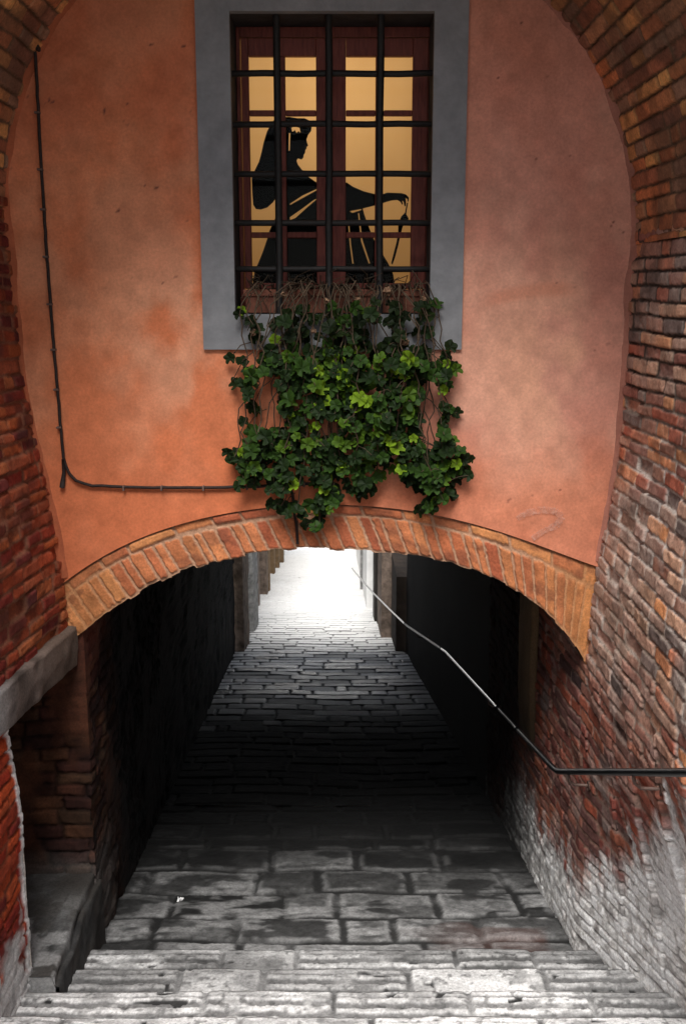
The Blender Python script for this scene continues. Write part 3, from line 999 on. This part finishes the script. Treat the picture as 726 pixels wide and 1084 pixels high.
# fixed outer frame
b = MB()
fx0, fx1, fz0, fz1 = WX0 + .003, WX1 - .003, WZ0 + .003, WZ1 - .003
b.box(fx0, X1(163), CY - .02, CY + .06, fz0, fz1)
b.box(X1(582), fx1, CY - .02, CY + .06, fz0, fz1)
b.box(X1(163) + .001, X1(582) - .001, CY - .018, CY + .06, Z1(86), fz1)
b.box(X1(163) + .001, X1(582) - .001, CY - .018, CY + .06, fz0, Z1(655))
sub(b.build('frame', M_wood, bevel=.006))
PANES = []
for (xa, xb, g0, g1, h0, h1) in ((166, 359, 182, 242, 263, 331), (367, 579, 397, 463, 481, 545)):
    b = MB()
    za, zb = Z1(653), Z1(88)
    b.box(X1(xa), X1(g0), CY - .03, CY + .02, za, zb)
    b.box(X1(h1), X1(xb), CY - .03, CY + .02, za, zb)
    b.box(X1(g0) + .0005, X1(h1) - .0005, CY - .028, CY + .02, Z1(129), zb)
    b.box(X1(g0) + .0005, X1(h1) - .0005, CY - .028, CY + .02, za, Z1(640))
    b.box(X1(g1), X1(h0), CY - .022, CY + .015, Z1(640) + .0005, Z1(129) - .0005)
    for q in (256, 531):
        b.box(X1(g0) + .0007, X1(g1) - .0007, CY - .02, CY + .014, Z1(q + 7), Z1(q - 6))
        b.box(X1(h0) + .0007, X1(h1) - .0007, CY - .02, CY + .014, Z1(q + 7), Z1(q - 6))
    sub(b.build('casement', M_wood, bevel=.005))
    b = MB()
    b.add([(X1(g0) - .01, CY + .012, Z1(645)), (X1(h1) + .01, CY + .012, Z1(645)), (X1(h1) + .01, CY + .012, Z1(124)), (X1(g0) - .01, CY + .012, Z1(124))], [(0, 1, 2, 3)])
    sub(b.build('pane', M_glass))
# blind with a hem
b = MB()
nx = 40
vs, fs = [], []
for i in range(nx + 1):
    x = WX0 + .01 + (WX1 - WX0 - .02) * i / nx
    y = CY + .15 + .0012 * math.sin(i * 1.1)
    vs += [(x, y, WZ0 - .05), (x, y, WZ1 + .05)]
    if i: fs.append((2 * i - 2, 2 * i, 2 * i + 1, 2 * i - 1))
b.add(vs, fs)
sub(b.build('blind', M_blind, smooth=True))
# lit room behind
b = MB()
rx0, rx1, ry0, ry1, rz0, rz1 = -1.4, 1.3, YF + .47, YF + 2.4, 3.2, 6.1
b.add([(x, y, z) for x in (rx0, rx1) for y in (ry0, ry1) for z in (rz0, rz1)],
      [(0, 1, 3, 2), (4, 6, 7, 5), (2, 3, 7, 6), (0, 2, 6, 4), (1, 5, 7, 3)])
# front wall of the room around the opening
for q in ((rx0, WX0, rz0, rz1), (WX1, rx1, rz0, rz1), (WX0, WX1, rz0, WZ0), (WX0, WX1, WZ1, rz1)):
    b.add([(q[0], ry0, q[2]), (q[1], ry0, q[2]), (q[1], ry0, q[3]), (q[0], ry0, q[3])], [(0, 1, 2, 3)])
b.build('room', M_room, house)
lamp = bpy.data.lights.new('room_lamp', 'POINT')
lamp.energy = 25; lamp.color = (1, .88, .74); lamp.shadow_soft_size = .12
lo_ = bpy.data.objects.new('room_lamp', lamp); C.objects.link(lo_)
lo_.location = (-.06, CY + .95, EYE + 1.2)

# iron grille let into the reveal
GY = YF + .07


def gx(c): return on_plane(180 + c / 2.135, 180, GY)[0]
def gz(c): return on_plane(363, c / 2.135, GY)[2]


b = MB()
random.seed(5)
for c in (244, 359, 474):
    pts = [(gx(c) + random.uniform(-.003, .003), GY, WZ1 + .01 - (WZ1 - WZ0 + .02) * i / 6) for i in range(7)]
    b.tube(pts, .0212, 10)
for c in (165, 280, 393, 503, 608):
    pts = [(WX0 - .005 + (WX1 - WX0 + .01) * i / 6, GY + .012, gz(c) + random.uniform(-.003, .003)) for i in range(7)]
    b.tube(pts, .0175, 10)
sub(b.build('grille', M_iron, smooth=True))

# ------------------------------------------------------------------ the cut-out figure behind the glass
SY = CY + .045


def fp(x, y):
    p = on_plane(250 + x / 3.63, 110 + y / 3.63, SY)
    return (p[0], p[2])


body = [(135, 75), (148, 60), (170, 52), (205, 50), (235, 55), (262, 55), (282, 64), (291, 82), (288, 104), (277, 118), (270, 137),
        (273, 150), (277, 160), (270, 166), (271, 172), (265, 178), (266, 186), (260, 195), (258, 207), (250, 214), (238, 209), (232, 218), (238, 234),
        (252, 252), (280, 282), (305, 300), (350, 312), (425, 302), (448, 318), (490, 336), (530, 346), (560, 348), (580, 341), (610, 342), (635, 343), (652, 348),
        (663, 360), (662, 372), (658, 378), (657, 366), (650, 362), (652, 374), (651, 392), (646, 394), (643, 378), (637, 370), (640, 384), (637, 388), (630, 376),
        (618, 369), (596, 371), (575, 377), (555, 384), (525, 392), (486, 402), (492, 425), (505, 462), (528, 520), (555, 565), (585, 615), (603, 655), (612, 720),
        (60, 720), (72, 640), (85, 612), (103, 568), (122, 512), (128, 488), (150, 440), (163, 418), (158, 385), (160, 350),
        (142, 378), (120, 398), (95, 406), (76, 404), (66, 388), (62, 340), (60, 285), (72, 255), (88, 222), (98, 185), (106, 148), (118, 108)]
holes = [[(206, 384), (255, 352), (311, 326), (311, 331), (258, 360), (208, 388)],
         [(206, 436), (250, 405), (300, 368), (312, 364), (270, 400), (228, 438), (208, 446)],
         [(436, 412), (480, 404), (480, 408), (446, 419)],
         [(430, 462), (434, 462), (441, 540), (451, 614), (446, 614), (437, 545)],
         [(468, 420), (472, 420), (484, 520), (514, 612), (509, 614), (480, 530)],
         [(203, 112), (208, 112), (206, 180), (202, 180)],
         [(212, 92), (222, 86), (244, 92), (247, 112), (240, 104), (232, 112), (226, 100), (216, 108)]]
ribbon = [(655, 380), (660, 380), (655, 408), (653, 424), (662, 440), (658, 458), (640, 470), (632, 500), (622, 545), (610, 590), (600, 618), (595, 612), (603, 580), (616, 530), (622, 490), (622, 462), (634, 432), (648, 418)]
fig = flat_shape('silhouette_figure', [[fp(*q) for q in body]] + [[fp(*q) for q in h] for h in holes], .004, M_cut)
fig.location = (0, SY, 0)
tag(fig, 'black cut-out silhouette of a robed long-haired woman behind the lit window, arm outstretched', 'silhouette')
rb = flat_shape('ribbon', [[fp(*q) for q in ribbon]], .003, M_cut)
rb.parent = fig; rb.location = (0, .0015, 0)

# ------------------------------------------------------------------ window box with geranium
boxo = thing('window_box', 'terracotta trough behind the window bars holding the trailing geranium', 'planter', (-.06, GY + .14, WZ0))
bx0, bx1, by0, by1 = WX0 + .05, WX1 - .05, GY + .045, GY + .21
b = MB()
t = .018
zb_, zt_ = WZ0 + .004, WZ0 + .135
b.box(bx0, bx1, by0, by0 + t, zb_, zt_); b.box(bx0, bx1, by1 - t, by1, zb_, zt_)
b.box(bx0, bx0 + t, by0 + t + .001, by1 - t - .001, zb_, zt_); b.box(bx1 - t, bx1, by0 + t + .001, by1 - t - .001, zb_, zt_)
b.box(bx0 + t, bx1 - t, by0 + t, by1 - t, zb_ + .002, zb_ + .02)
b.build('trough', M_terra, boxo, bevel=.004)
b = MB()
b.box(bx0 - .012, bx1 + .012, by0 - .012, by0 - .0015, zt_ - .035, zt_ + .004)
b.build('rim', M_terra, boxo, bevel=.004)
b = MB(); b.box(bx0 + t + .002, bx1 - t - .002, by0 + t + .002, by1 - t - .002, zb_ + .022, zt_ - .015)
b.build('soil', M_soil, boxo)

plant = thing('geranium', 'trailing green ivy geranium spilling from the window over the grey sill', 'plant', (-.06, GY + .12, WZ0 + .1))


def build_plant():
    rs = random.Random(23)
    ends = [(274, 372), (278, 400), (274, 455), (250, 488), (258, 502), (268, 508), (276, 492), (285, 505), (292, 478), (300, 538), (297, 524), (318, 540), (336, 552), (345, 538), (352, 520), (345, 500),
            (310, 480), (322, 455), (335, 500), (360, 505), (358, 470), (385, 520), (398, 512), (375, 485), (390, 450), (400, 480), (415, 470), (420, 495), (432, 505), (445, 518), (460, 529), (470, 510), (484, 498), (466, 522), (452, 533),
            (434, 480), (430, 440), (425, 430), (405, 420), (380, 410), (350, 430), (330, 410), (300, 430), (290, 400),
            (345, 380), (370, 370), (310, 380), (290, 365), (400, 385), (425, 375), (285, 345), (310, 340), (340, 350), (365, 345), (392, 350), (418, 345), (440, 345)]
    stems = MB()
    V, F, Cc = [], [], []

    def leaf(p, size, face, dark):
        up = Vector((rs.uniform(-.6, .6), rs.uniform(-.3, .1), rs.uniform(.4, 1))).normalized()
        n = face.normalized()
        a = up.cross(n).normalized(); u2 = n.cross(a).normalized()
        tot = 22
        base = len(V)
        V.append(tuple(p + n * (-size * .12)))
        col = np.array(dark)
        Cc.append(col * .55)
        lob = rs.uniform(.10, .2)
        for i in range(tot):
            ang = 2 * math.pi * (i + .5) / tot
            rr = size * (.62 - lob + lob * abs(math.cos(2.5 * ang)) ** .7) * rs.uniform(.95, 1.05)
            if i in (tot // 2 - 1, tot // 2): rr *= .5
            w = n * (size * (.10 * math.cos(5 * ang) + rs.uniform(-.04, .06)))
            aa = ang + math.pi / 2
            V.append(tuple(p + a * (math.cos(aa) * rr) + u2 * (math.sin(aa) * rr) + w))
            Cc.append(col * rs.uniform(.85, 1.2))
        for i in range(tot):
            F.append((base, base + 1 + i, base + 1 + (i + 1) % tot))

    def colour(depth, p):
        t = rs.random()
        cx0, cz0 = .03, EYE - .62
        if rs.random() > .25 + math.exp(-((p.x - cx0) / .42) ** 2 - ((p.z - cz0) / .42) ** 2): t *= .6  # brighter greens kept near the middle as painted highlights
        if depth > .5:
            return (.007 + .008 * t, .014 + .014 * t, .004)
        if t < .40: return (.012, .027, .006)
        if t < .70: return (.026, .062, .008)
        if t < .90: return (.058, .115, .008)
        return (.15, .25, .012)
    # bare patches where the plaster shows between the trailing shoots
    GAPS = []
    for (px, py, w_, h_) in ((283, 425, 15, 32), (455, 440, 13, 42), (250, 440, 16, 30), (318, 523, 20, 12), (428, 525, 12, 10), (352, 452, 9, 12), (268, 375, 12, 14), (462, 350, 12, 26)):
        g_ = on_plane(px, py, YF - .08)
        GAPS.append((g_[0], g_[2], w_ * .0056, h_ * .0056))
    for (ex, ey) in ends:
        out = rs.uniform(.03, .17)
        e = Vector(on_plane(ex, ey, YF - out))
        sx = max(bx0 + .03, min(bx1 - .03, e.x * .72 + rs.uniform(-.12, .12)))
        s = Vector((sx, by0 + .06, zt_ - .02))
        hump = Vector(((s.x * .75 + e.x * .25), YF - out - .01, zt_ + rs.uniform(-.03, .05)))
        pre = Vector((s.x, by0 - .02, zt_ + .03))
        pts = [s, pre, hump]
        k = max(3, int((hump.z - e.z) / .06))
        for i in range(1, k + 1):
            q = i / k
            pts.append(hump.lerp(e, q) + Vector((rs.uniform(-.02, .02) + .05 * math.sin(q * 5 + ex) * (1 - q), -.03 * math.sin(q * 3.1) + rs.uniform(-.012, .012), rs.uniform(-.01, .01))))
        stems.tube(pts, [.0045] * 2 + [.0038] * (len(pts) - 2), 5)
        vis = pts[2:]
        for i, p in enumerate(vis):
            q = i / max(1, len(vis) - 1)
            nl = (1 if rs.random() < .45 else 2) if q < .8 else 3
            if p.z > WZ0 + .04: continue
            if p.z > WZ0 - .22: nl = 1 if rs.random() < .38 else 0
            for _ in range(nl):
                off = Vector((rs.gauss(0, .036), rs.uniform(-.06, .04), rs.gauss(0, .034)))
                lp = p + off
                if any(((lp.x - gx_) / gw) ** 2 + ((lp.z - gz_) / gh) ** 2 < 1 for gx_, gz_, gw, gh in GAPS): continue
                if lp.y > YF - .012: lp.y = YF - .012 - rs.uniform(0, .02)
                face = Vector((rs.gauss(0, .45), -1, rs.gauss(.45, .4)))
                back = sstep(-.06, .02, np.array(lp.y - (YF - .06)))
                leaf(lp, rs.uniform(.045, .082) * (1 if rs.random() < .85 else 1.15), face, colour(max(float(back) * (.9 if rs.random() < .75 else .3), .9 if lp.z > WZ0 - .2 and rs.random() < .72 else 0), lp))
                if rs.random() < .5:
                    stems.tube([p, p.lerp(lp, .5) + Vector((0, 0, .01)), lp], .0022, 4, cap=False)
    # stray sprigs at the ragged edges
    for (px, py, n_) in ((243, 380, 1), (246, 403, 1), (268, 428, 2), (262, 452, 1), (246, 484, 2), (478, 382, 2), (476, 392, 2), (474, 410, 2), (471, 443, 2), (454, 322, 2), (468, 372, 1), (487, 496, 3), (478, 492, 2), (495, 497, 1), (300, 542, 2), (337, 550, 2), (352, 528, 2), (382, 524, 1), (262, 350, 1), (256, 336, 1), (458, 350, 1)):
        c0 = Vector(on_plane(px, py, YF - .07))
        for _ in range(n_):
            leaf(c0 + Vector((rs.gauss(0, .022), rs.uniform(-.02, .03), rs.gauss(0, .022))), rs.uniform(.045, .075), Vector((rs.gauss(0, .4), -1, rs.gauss(.3, .4))), colour(0, c0))
        tgt = Vector((max(-.52, min(.42, c0.x * .8)), YF - .05, c0.z + rs.uniform(.08, .2)))
        stems.tube([c0 + Vector((0, .015, 0)), c0.lerp(tgt, .5) + Vector((0, -.01, .03)), tgt], .0028, 4, cap=False)
    me = bpy.data.meshes.new('geranium_leaves')
    me.from_pydata(V, [], F)
    a = me.attributes.new('Col', 'FLOAT_COLOR', 'POINT')
    a.data.foreach_set('color', np.concatenate([np.array(Cc), np.ones((len(Cc), 1))], 1).astype(np.float32).ravel())
    me.update()
    link('leaves', me, M_leaf, plant)
    # dry twiggy growth on the sill
    for i in range(130):
        x = rs.uniform(bx0 + .02, bx1 - .02)
        s = Vector((x, by0 + rs.uniform(.02, .1), zt_ - .01))
        m_ = s + Vector((rs.uniform(-.05, .05), -rs.uniform(.03, .12), rs.uniform(.0, .10)))
        e = m_ + Vector((rs.uniform(-.09, .09), -rs.uniform(.02, .08), rs.uniform(-.13, .05)))
        stems.tube([s, m_, e], .0025, 4, cap=False)
    stems.build('stems', M_stem, plant, smooth=True)
    # withered flower heads
    for (px, py, sz) in ((411, 308, .03), (415, 345, .022), (428, 361, .027), (300, 312, .018), (345, 318, .02), (378, 316, .018), (448, 316, .02), (400, 333, .018), (268, 352, .022), (332, 350, .018)):
        c0 = Vector(on_plane(px, py, YF - .13))
        b = MB()
        for i in range(26):
            d = Vector((rs.gauss(0, 1), rs.gauss(0, 1), rs.gauss(0, 1))).normalized()
            q = c0 + d * sz * rs.uniform(.3, .9)
            a1 = d.orthogonal().normalized(); a2 = d.cross(a1)
            w = sz * .45
            b.add([q + a1 * w, q + a2 * w + d * w * .3, q - a1 * w, q - a2 * w + d * w * .4], [(0, 1, 2), (0, 2, 3)])
        b.tube([c0, c0 + Vector((rs.uniform(-.02, .02), .05, -.02)), Vector((c0.x + .02, by0 + .01, zt_))], .002, 4, cap=False)
        b.build('dried_flower', M_dry, plant)


build_plant()

# ------------------------------------------------------------------ cable, rail, scrap, chalk mark, landing
cab = thing('cable', 'thin dark cable clipped to the pink wall, running down and then right under the window', 'cable', (-1.66, YF, 3.2))


def W(px, py, out): return on_plane(px, py, YF - out)


def resample(pts, n):
    P = np.array(pts, float)
    s = np.concatenate([[0], np.cumsum(np.linalg.norm(np.diff(P, axis=0), axis=1))])
    ss = np.linspace(0, s[-1], n)
    return [tuple(np.interp(ss, s, P[:, i]) for i in range(3)) for _ in (0,)][0] if False else [tuple(float(np.interp(q, s, P[:, i])) for i in range(3)) for q in ss]


b = MB()
main = resample([on_plane(-30, 2, YF - .75), on_plane(0, 21, YF - .42), W(36, 48, .04), W(38, 60, .022), W(44, 180, .022), W(52, 300, .022), W(60, 400, .022), W(66, 470, .022), W(68, 486, .022), W(72, 500, .022), W(82, 510, .022), W(96, 514, .022), W(150, 516, .022), W(230, 516, .022), W(300, 514, .022), W(338, 511, .022)], 90)
random.seed(3)
main = [(x + random.uniform(-.002, .002), y, z + random.uniform(-.002, .002)) for x, y, z in main]
b.tube(main, .0095, 8)
b.tube([W(67, 486, .03), W(68, 500, .026), W(66, 516, .022)], [.009, .011, .016], 8)
b.tube(resample([W(306, 514, .024), W(310, 524, .024), W(311, 540, .016), W(314, 556, .012), W(315, 576, .004)], 14), .009, 8)
b.build('conduit', M_cable, cab, smooth=True)
for (px, py, dx, dz) in ((41, 120, .03, .012), (44, 180, .03, .012), (47, 222, .03, .012), (50, 272, .03, .012), (54, 322, .03, .012), (58, 370, .03, .012), (61, 412, .03, .012), (64, 452, .03, .012), (132, 516, .012, .03), (172, 516, .012, .03), (216, 516, .012, .03), (262, 515, .012, .03), (322, 512, .012, .03)):
    p = Vector(W(px, py, .0))
    q = MB(); q.box(p.x - dx / 2, p.x + dx / 2, YF - .038, YF - .004, p.z - dz / 2, p.z + dz / 2)
    q.build('clip', M_clip, cab, bevel=.003)
q = MB(); p = Vector(W(37, 49, 0)); q.box(p.x - .035, p.x + .035, YF - .06, YF - .003, p.z - .03, p.z + .03)
q.build('junction_box', M_cable, cab, bevel=.006)

rail = thing('handrail', 'black metal handrail on the right brick wall, following the steps down into the passage', 'handrail', (1.4, 6.3, 1.1))
near = [(1.50, 2.9, 2.29 + .52), (1.42, 4.0, 2.29), (1.375, 6.15, 1.27), (1.37, 6.3, 1.20), (1.365, 6.42, 1.17), (1.33, 7.6, .93)]
far = [(1.33, 7.6, .93), (1.2, 11.75, .10), (1.0, 16.0, -.94), (.82, 18.2, -1.33), (.58, 20.2, -1.6), (.36, 22.0, -1.80), (.22, 24.5, -2.25)]
b = MB(); b.tube(resample(near, 60), .019, 12); b.build('painted_bar', M_paint, rail, smooth=True)
far = resample(far, 140)
i1 = min(range(140), key=lambda i: abs(far[i][1] - 8.4)); i2 = min(range(140), key=lambda i: abs(far[i][1] - 12.2)); i3 = min(range(140), key=lambda i: abs(far[i][1] - 16.2))
for nm, a_, e_, m_ in (('painted_bar', 0, i1, M_paint), ('glint_bar', i1, i2, M_glint), ('painted_bar', i2, i3, M_paint), ('glint_bar', i3, 139, M_glint)):  # bright stretches placed to imitate a broken glint
    b = MB(); b.tube(far[a_:e_ + 1], .016, 12); b.build(nm, m_, rail, smooth=True)
for i, (x, y, z) in enumerate(((1.372, 6.0, 1.34), (1.40, 4.75, 1.935), (1.29, 8.9, .67), (1.2, 11.7, .11), (1.06, 14.7, -.62))):
    q = MB()
    wx = float(xr(np.array(z - .07), np.array(y)))
    q.tube([(x, y, z - .018), (x + .01, y, z - .06), (x + .04, y, z - .085), (wx + .02, y, z - .09)], .009, 8)
    pl_ = [(wx - .012, y, z - .09), (wx + .02, y, z - .09)]
    q.tube(pl_, .03, 12)
    q.build('bracket', M_clip, rail, smooth=True)

# chalky brush mark on the plaster
b = MB()
arc = resample([W(547, 549, .0), W(556, 543, .0), W(572, 539, .0), W(588, 541, .0), W(594, 547, .0), W(588, 556, .0), W(574, 562, .0), W(563, 570, .0)], 40)
for i in range(39):
    p0, p1 = Vector(arc[i]), Vector(arc[i + 1])
    d = (p1 - p0).normalized(); nn = Vector((-d.z, 0, d.x))
    w0 = .024 * random.uniform(.75, 1.1) * (1.0 - .5 * abs(i / 39 - .45)); yy = YF - .0085
    b.add([(p0.x + nn.x * w0, yy, p0.z + nn.z * w0), (p1.x + nn.x * w0, yy, p1.z + nn.z * w0), (p1.x - nn.x * w0, yy, p1.z - nn.z * w0), (p0.x - nn.x * w0, yy, p0.z - nn.z * w0)], [(0, 1, 2, 3)])
b.build('chalk_mark', M_chalk, house)

# landing stone in front of the low doorway
block = thing('threshold_stone', 'raised worn stone block at the foot of the left pier before the low doorway', 'stone block', (-2.0, 5.8, .2))


def build_block():
    x0, x1, y0, y1, z1 = -2.88, -1.57, JY - .05, 6.27, .53
    path = [(x0, z1)] + [(x, z1) for x in np.linspace(x0 + .01, x1 - .02, 110)] + [(x1 - .006, z1 - .006), (x1, z1 - .02)] + [(x1 + .01 * q, z1 - .02 - .6 * q) for q in np.linspace(.02, 1, 50)]
    path = np.array(path)
    Y = np.arange(y0, y1, .0105)
    s = np.concatenate([[0], np.cumsum(np.hypot(*np.diff(path, axis=0).T))])
    U, S = np.meshgrid(Y, s, indexing='ij')
    X = np.broadcast_to(path[:, 0], U.shape).copy(); Z = np.broadcast_to(path[:, 1], U.shape).copy()
    top = Z > z1 - .01
    n1 = fbm(U * 6, S * 6, 911, 4)
    c = (.02 + .34 * n1)[..., None] * (.5 + 1.0 * fbm(U * 20, S * 20, 916, 4))[..., None] * np.ones(3)
    c = c * np.where(top, .62, .24)[..., None]  # side face painted darker than the top, as shade
    c = mix(c, (.06, .055, .05), sstep(.5, .66, fbm(U * 4, S * 4, 912, 4)) * .8)
    c = mix(c, (.42, .42, .42), top * sstep(.45, .62, fbm(U * 9, S * 9, 913, 4)) * sstep(6.1, 5.5, U) * .6)
    c = mix(c, (.03, .024, .02), sstep(5.95, 6.1, U) * .6)
    edge = np.exp(-((S - s[112]) / .03) ** 2)
    wear = edge * (.02 + .04 * fbm(U * 6, U * 0, 914, 3))
    Z = Z - wear + np.where(top, .02 * (n1 - .5), 0)
    X = X - wear * .8 + np.where(top, 0, .03 * (n1 - .5)) + .03 * (fbm(U * 1.5, U * 0, 915, 2) - .5) * (X > -1.7)
    P = np.stack([X + 0.0, U, Z], -1)
    g = [(P, c, None)]
    # front end
    A, B = np.meshgrid(np.linspace(x0, x1 - .01, 60), np.linspace(-.1, z1 - .01, 30), indexing='ij')
    g.append((np.stack([A, 0 * A + y0 + .01 * fbm(A * 8, B * 8, 4), B], -1), (.2 + .3 * fbm(A * 8, B * 8, 3))[..., None] * np.ones(3), None))
    link('slab', grid_mesh('threshold_slab', g), M_stone, block)


build_block()

# scrap of paper on the paving
pz = float(floor_z(np.array(7.0)))
b = MB()
random.seed(9)
pc = Vector((-1.18, 6.95, float(floor_z(np.array(6.95))) + .035))
g = [[pc + Vector((.010 * (i - 2) + random.uniform(-.005, .005), .012 * (j - 2) + random.uniform(-.005, .005), random.uniform(-.008, .02))) for j in range(5)] for i in range(5)]
vs = [p for r_ in g for p in r_]
b.add(vs, [(i * 5 + j, i * 5 + 5 + j, i * 5 + 6 + j, i * 5 + 1 + j) for i in range(4) for j in range(4)])
o = b.build('paper_scrap', M_paper)
tag(o, 'small crumpled white scrap of paper on the wet paving near the left pier', 'litter')


# ------------------------------------------------------------------ houses further down the alley
def rel_box(name, m, parent, x0, x1, y0, y1, z0, z1, rough=.0, nz=30):
    """a rough upright stone or rendered mass: its alley-facing skin is uneven"""
    b = MB()
    b.box(x0, x1, y0, y1, z0, z1)
    o = b.build(name, m, parent, bevel=.012)
    if rough:
        o.modifiers.remove(o.modifiers[0])
        sb = o.modifiers.new('sub', 'SUBSURF'); sb.subdivision_type = 'SIMPLE'; sb.levels = sb.render_levels = 6
        tx = bpy.data.textures.new('lumps', 'CLOUDS'); tx.noise_scale = .3; tx.noise_depth = 4
        dm = o.modifiers.new('lump', 'DISPLACE'); dm.texture = tx; dm.strength = rough; dm.mid_level = .5; dm.texture_coords = 'GLOBAL'
    return o


def fz(y): return float(floor_z(np.array(y)))


# left side: rough brown house with a doorway, then pale houses
h1 = thing('terrace_house', 'brown and grey stone house with dark doorway just past the passage on the left', 'house', (-2.2, 20, fz(20)))
H1 = -.6
rel_box('pier', M_brown, h1, -2.9, -1.80, 18.4, 19.5, fz(20) - .3, H1 + 1.2, .06)
rel_box('wall', M_dark, h1, -3.2, -2.25, 19.4, 22.0, fz(22) - .3, H1 + 2)
rel_box('door', M_door, h1, -2.28, -2.24, 19.62, 20.62, fz(20.6), fz(20) + 2.2)
rel_box('door_jamb', M_white, h1, -2.26, -1.88, 19.52, 19.6, fz(19.6), fz(19.6) + 2.0, .03)
rel_box('stone_post', M_greyst, h1, -2.6, -1.84, 21.0, 22.2, fz(22.2) - .3, H1 + 1.0, .06)
h2 = thing('terrace_house', 'whitewashed house with brown timber posts further down on the left', 'house', (-2.6, 28, fz(28)))
rel_box('wall', M_white, h2, -4.5, -2.35, 22.4, 32, fz(32) - .3, -.6)
for y in (25.6, 28.6, 29.4):
    rel_box('post', M_brown if y < 29 else M_tan, h2, -2.4, -2.12, y, y + .5, fz(y + .5) - .2, -1.0, .03)
rel_box('door', M_door, h2, -2.37, -2.30, 27.2, 28.3, fz(28.2), fz(28) + 2.1)
rel_box('eaves', M_roof, h2, -4.6, -2.1, 22.35, 32.05, -.598, -.45)
h3 = thing('terrace_house', 'pale cream house at the far left end of the alley', 'house', (-2.9, 38, fz(38)))
rel_box('wall', M_pale, h3, -4.8, -2.6, 32.1, 46, fz(46) - .3, -1.2)
for y in (33, 35.6, 38.2, 41):
    rel_box('post', M_tan, h3, -2.65, -2.38, y, y + .5, fz(y + .5) - .2, -2.0, .03)
rel_box('eaves', M_roof, h3, -4.9, -2.4, 32.06, 46.05, -1.198, -1.05)
# right side
h4 = thing('terrace_house', 'brown stuccoed house corner with a dark doorway just past the passage on the right', 'house', (1.5, 20, fz(20)))
rel_box('wall', M_dark, h4, .96, 2.6, 18.4, 20.2, fz(20.2) - .3, -.8, .03)
rel_box('corner', M_brown, h4, .76, 2.4, 20.2, 22.3, fz(22.3) - .3, -.8, .03)
rel_box('door_recess', M_dark, h4, .75, 2.4, 22.3, 25, fz(25) - .3, -.8)
rel_box('door', M_door, h4, .70, .748, 22.7, 23.9, fz(23.9), fz(23) + 2.1)
h5 = thing('terrace_house', 'long white rendered house at the far right of the alley', 'house', (1.2, 34, fz(34)))
rel_box('wall', M_white, h5, .58, 3.0, 25.05, 46, fz(46) - .3, -1.2)
rel_box('drainpipe', M_greyst, h5, .50, .577, 30.0, 30.1, fz(30.1), -1.25)
rel_box('eaves', M_roof, h5, .4, 3.1, 25.02, 46.1, -1.198, -1.05)
h6 = thing('terrace_house', 'unseen white house at the alley bottom, made tall to reflect light', 'house', (-1, 60, fz(60)))
rel_box('wall', M_white, h6, -9, 7, 60, 66, fz(64) - .5, 6)  # unseen wall raised in white for bright reflections in rail and floor
rel_box('window', M_door, h6, -2.6, -1.7, 59.95, 59.998, fz(60) + 3, fz(60) + 4.3)
rel_box('roof', M_roof, h6, -9.3, 7.3, 59.7, 66.2, 6.002, 6.3)
# hillside under everything
b = MB(); b.add([(-200, -40, -1.2), (200, -40, -1.2), (200, 8, -1.2), (-200, 8, -1.2), (200, 80, -15), (-200, 80, -15), (200, 600, -40), (-200, 600, -40)],
                [(0, 1, 2, 3), (3, 2, 4, 5), (5, 4, 6, 7)])
tag(b.build('ground', noisy('dry_earth', (.14, .12, .08), (.25, .2, .13), .5, .95, .2)), kind='structure')

# ------------------------------------------------------------------ light, sky, camera
SUN_EL, SUN_AZ = R(56), R(-172)      # sun high behind the viewer, a little to the left
w = bpy.data.worlds.new('World')
bpy.context.scene.world = w
w.use_nodes = True
nt = w.node_tree
bg = nt.nodes['Background']
sk = N(nt, 'ShaderNodeTexSky', sky_type='NISHITA')
sk.sun_disc = False
sk.sun_elevation = SUN_EL
sk.sun_rotation = SUN_AZ
hs = N(nt, 'ShaderNodeHueSaturation'); hs.inputs['Saturation'].default_value = .3
nt.links.new(sk.outputs[0], hs.inputs['Color'])
nt.links.new(hs.outputs[0], bg.inputs['Color'])
bg.inputs['Strength'].default_value = .135
sun = bpy.data.lights.new('sun', 'SUN')
sun.energy = 5.5
sun.angle = R(32)
sun.color = (1, .965, .92)
so = bpy.data.objects.new('sun', sun); C.objects.link(so)
# direction towards the sun; sun_rotation is measured from +Y clockwise seen from above
sd = Vector((math.sin(SUN_AZ) * math.cos(SUN_EL), math.cos(SUN_AZ) * math.cos(SUN_EL), math.sin(SUN_EL)))
so.rotation_euler = sd.to_track_quat('Z', 'Y').to_euler()
so.location = sd * 30

cam = bpy.data.cameras.new('camera')
cam.sensor_fit = 'VERTICAL'
cam.sensor_height = 36
cam.lens = FOC * 36
cam.clip_end = 2000
co = bpy.data.objects.new('camera', cam); C.objects.link(co)
co.location = (0, 0, EYE)
co.rotation_euler = (math.pi / 2 - PIT, 0, 0)
sc = bpy.context.scene
sc.camera = co
sc.view_settings.view_transform = 'Standard'
sc.view_settings.look = 'None'
sc.view_settings.exposure = 0
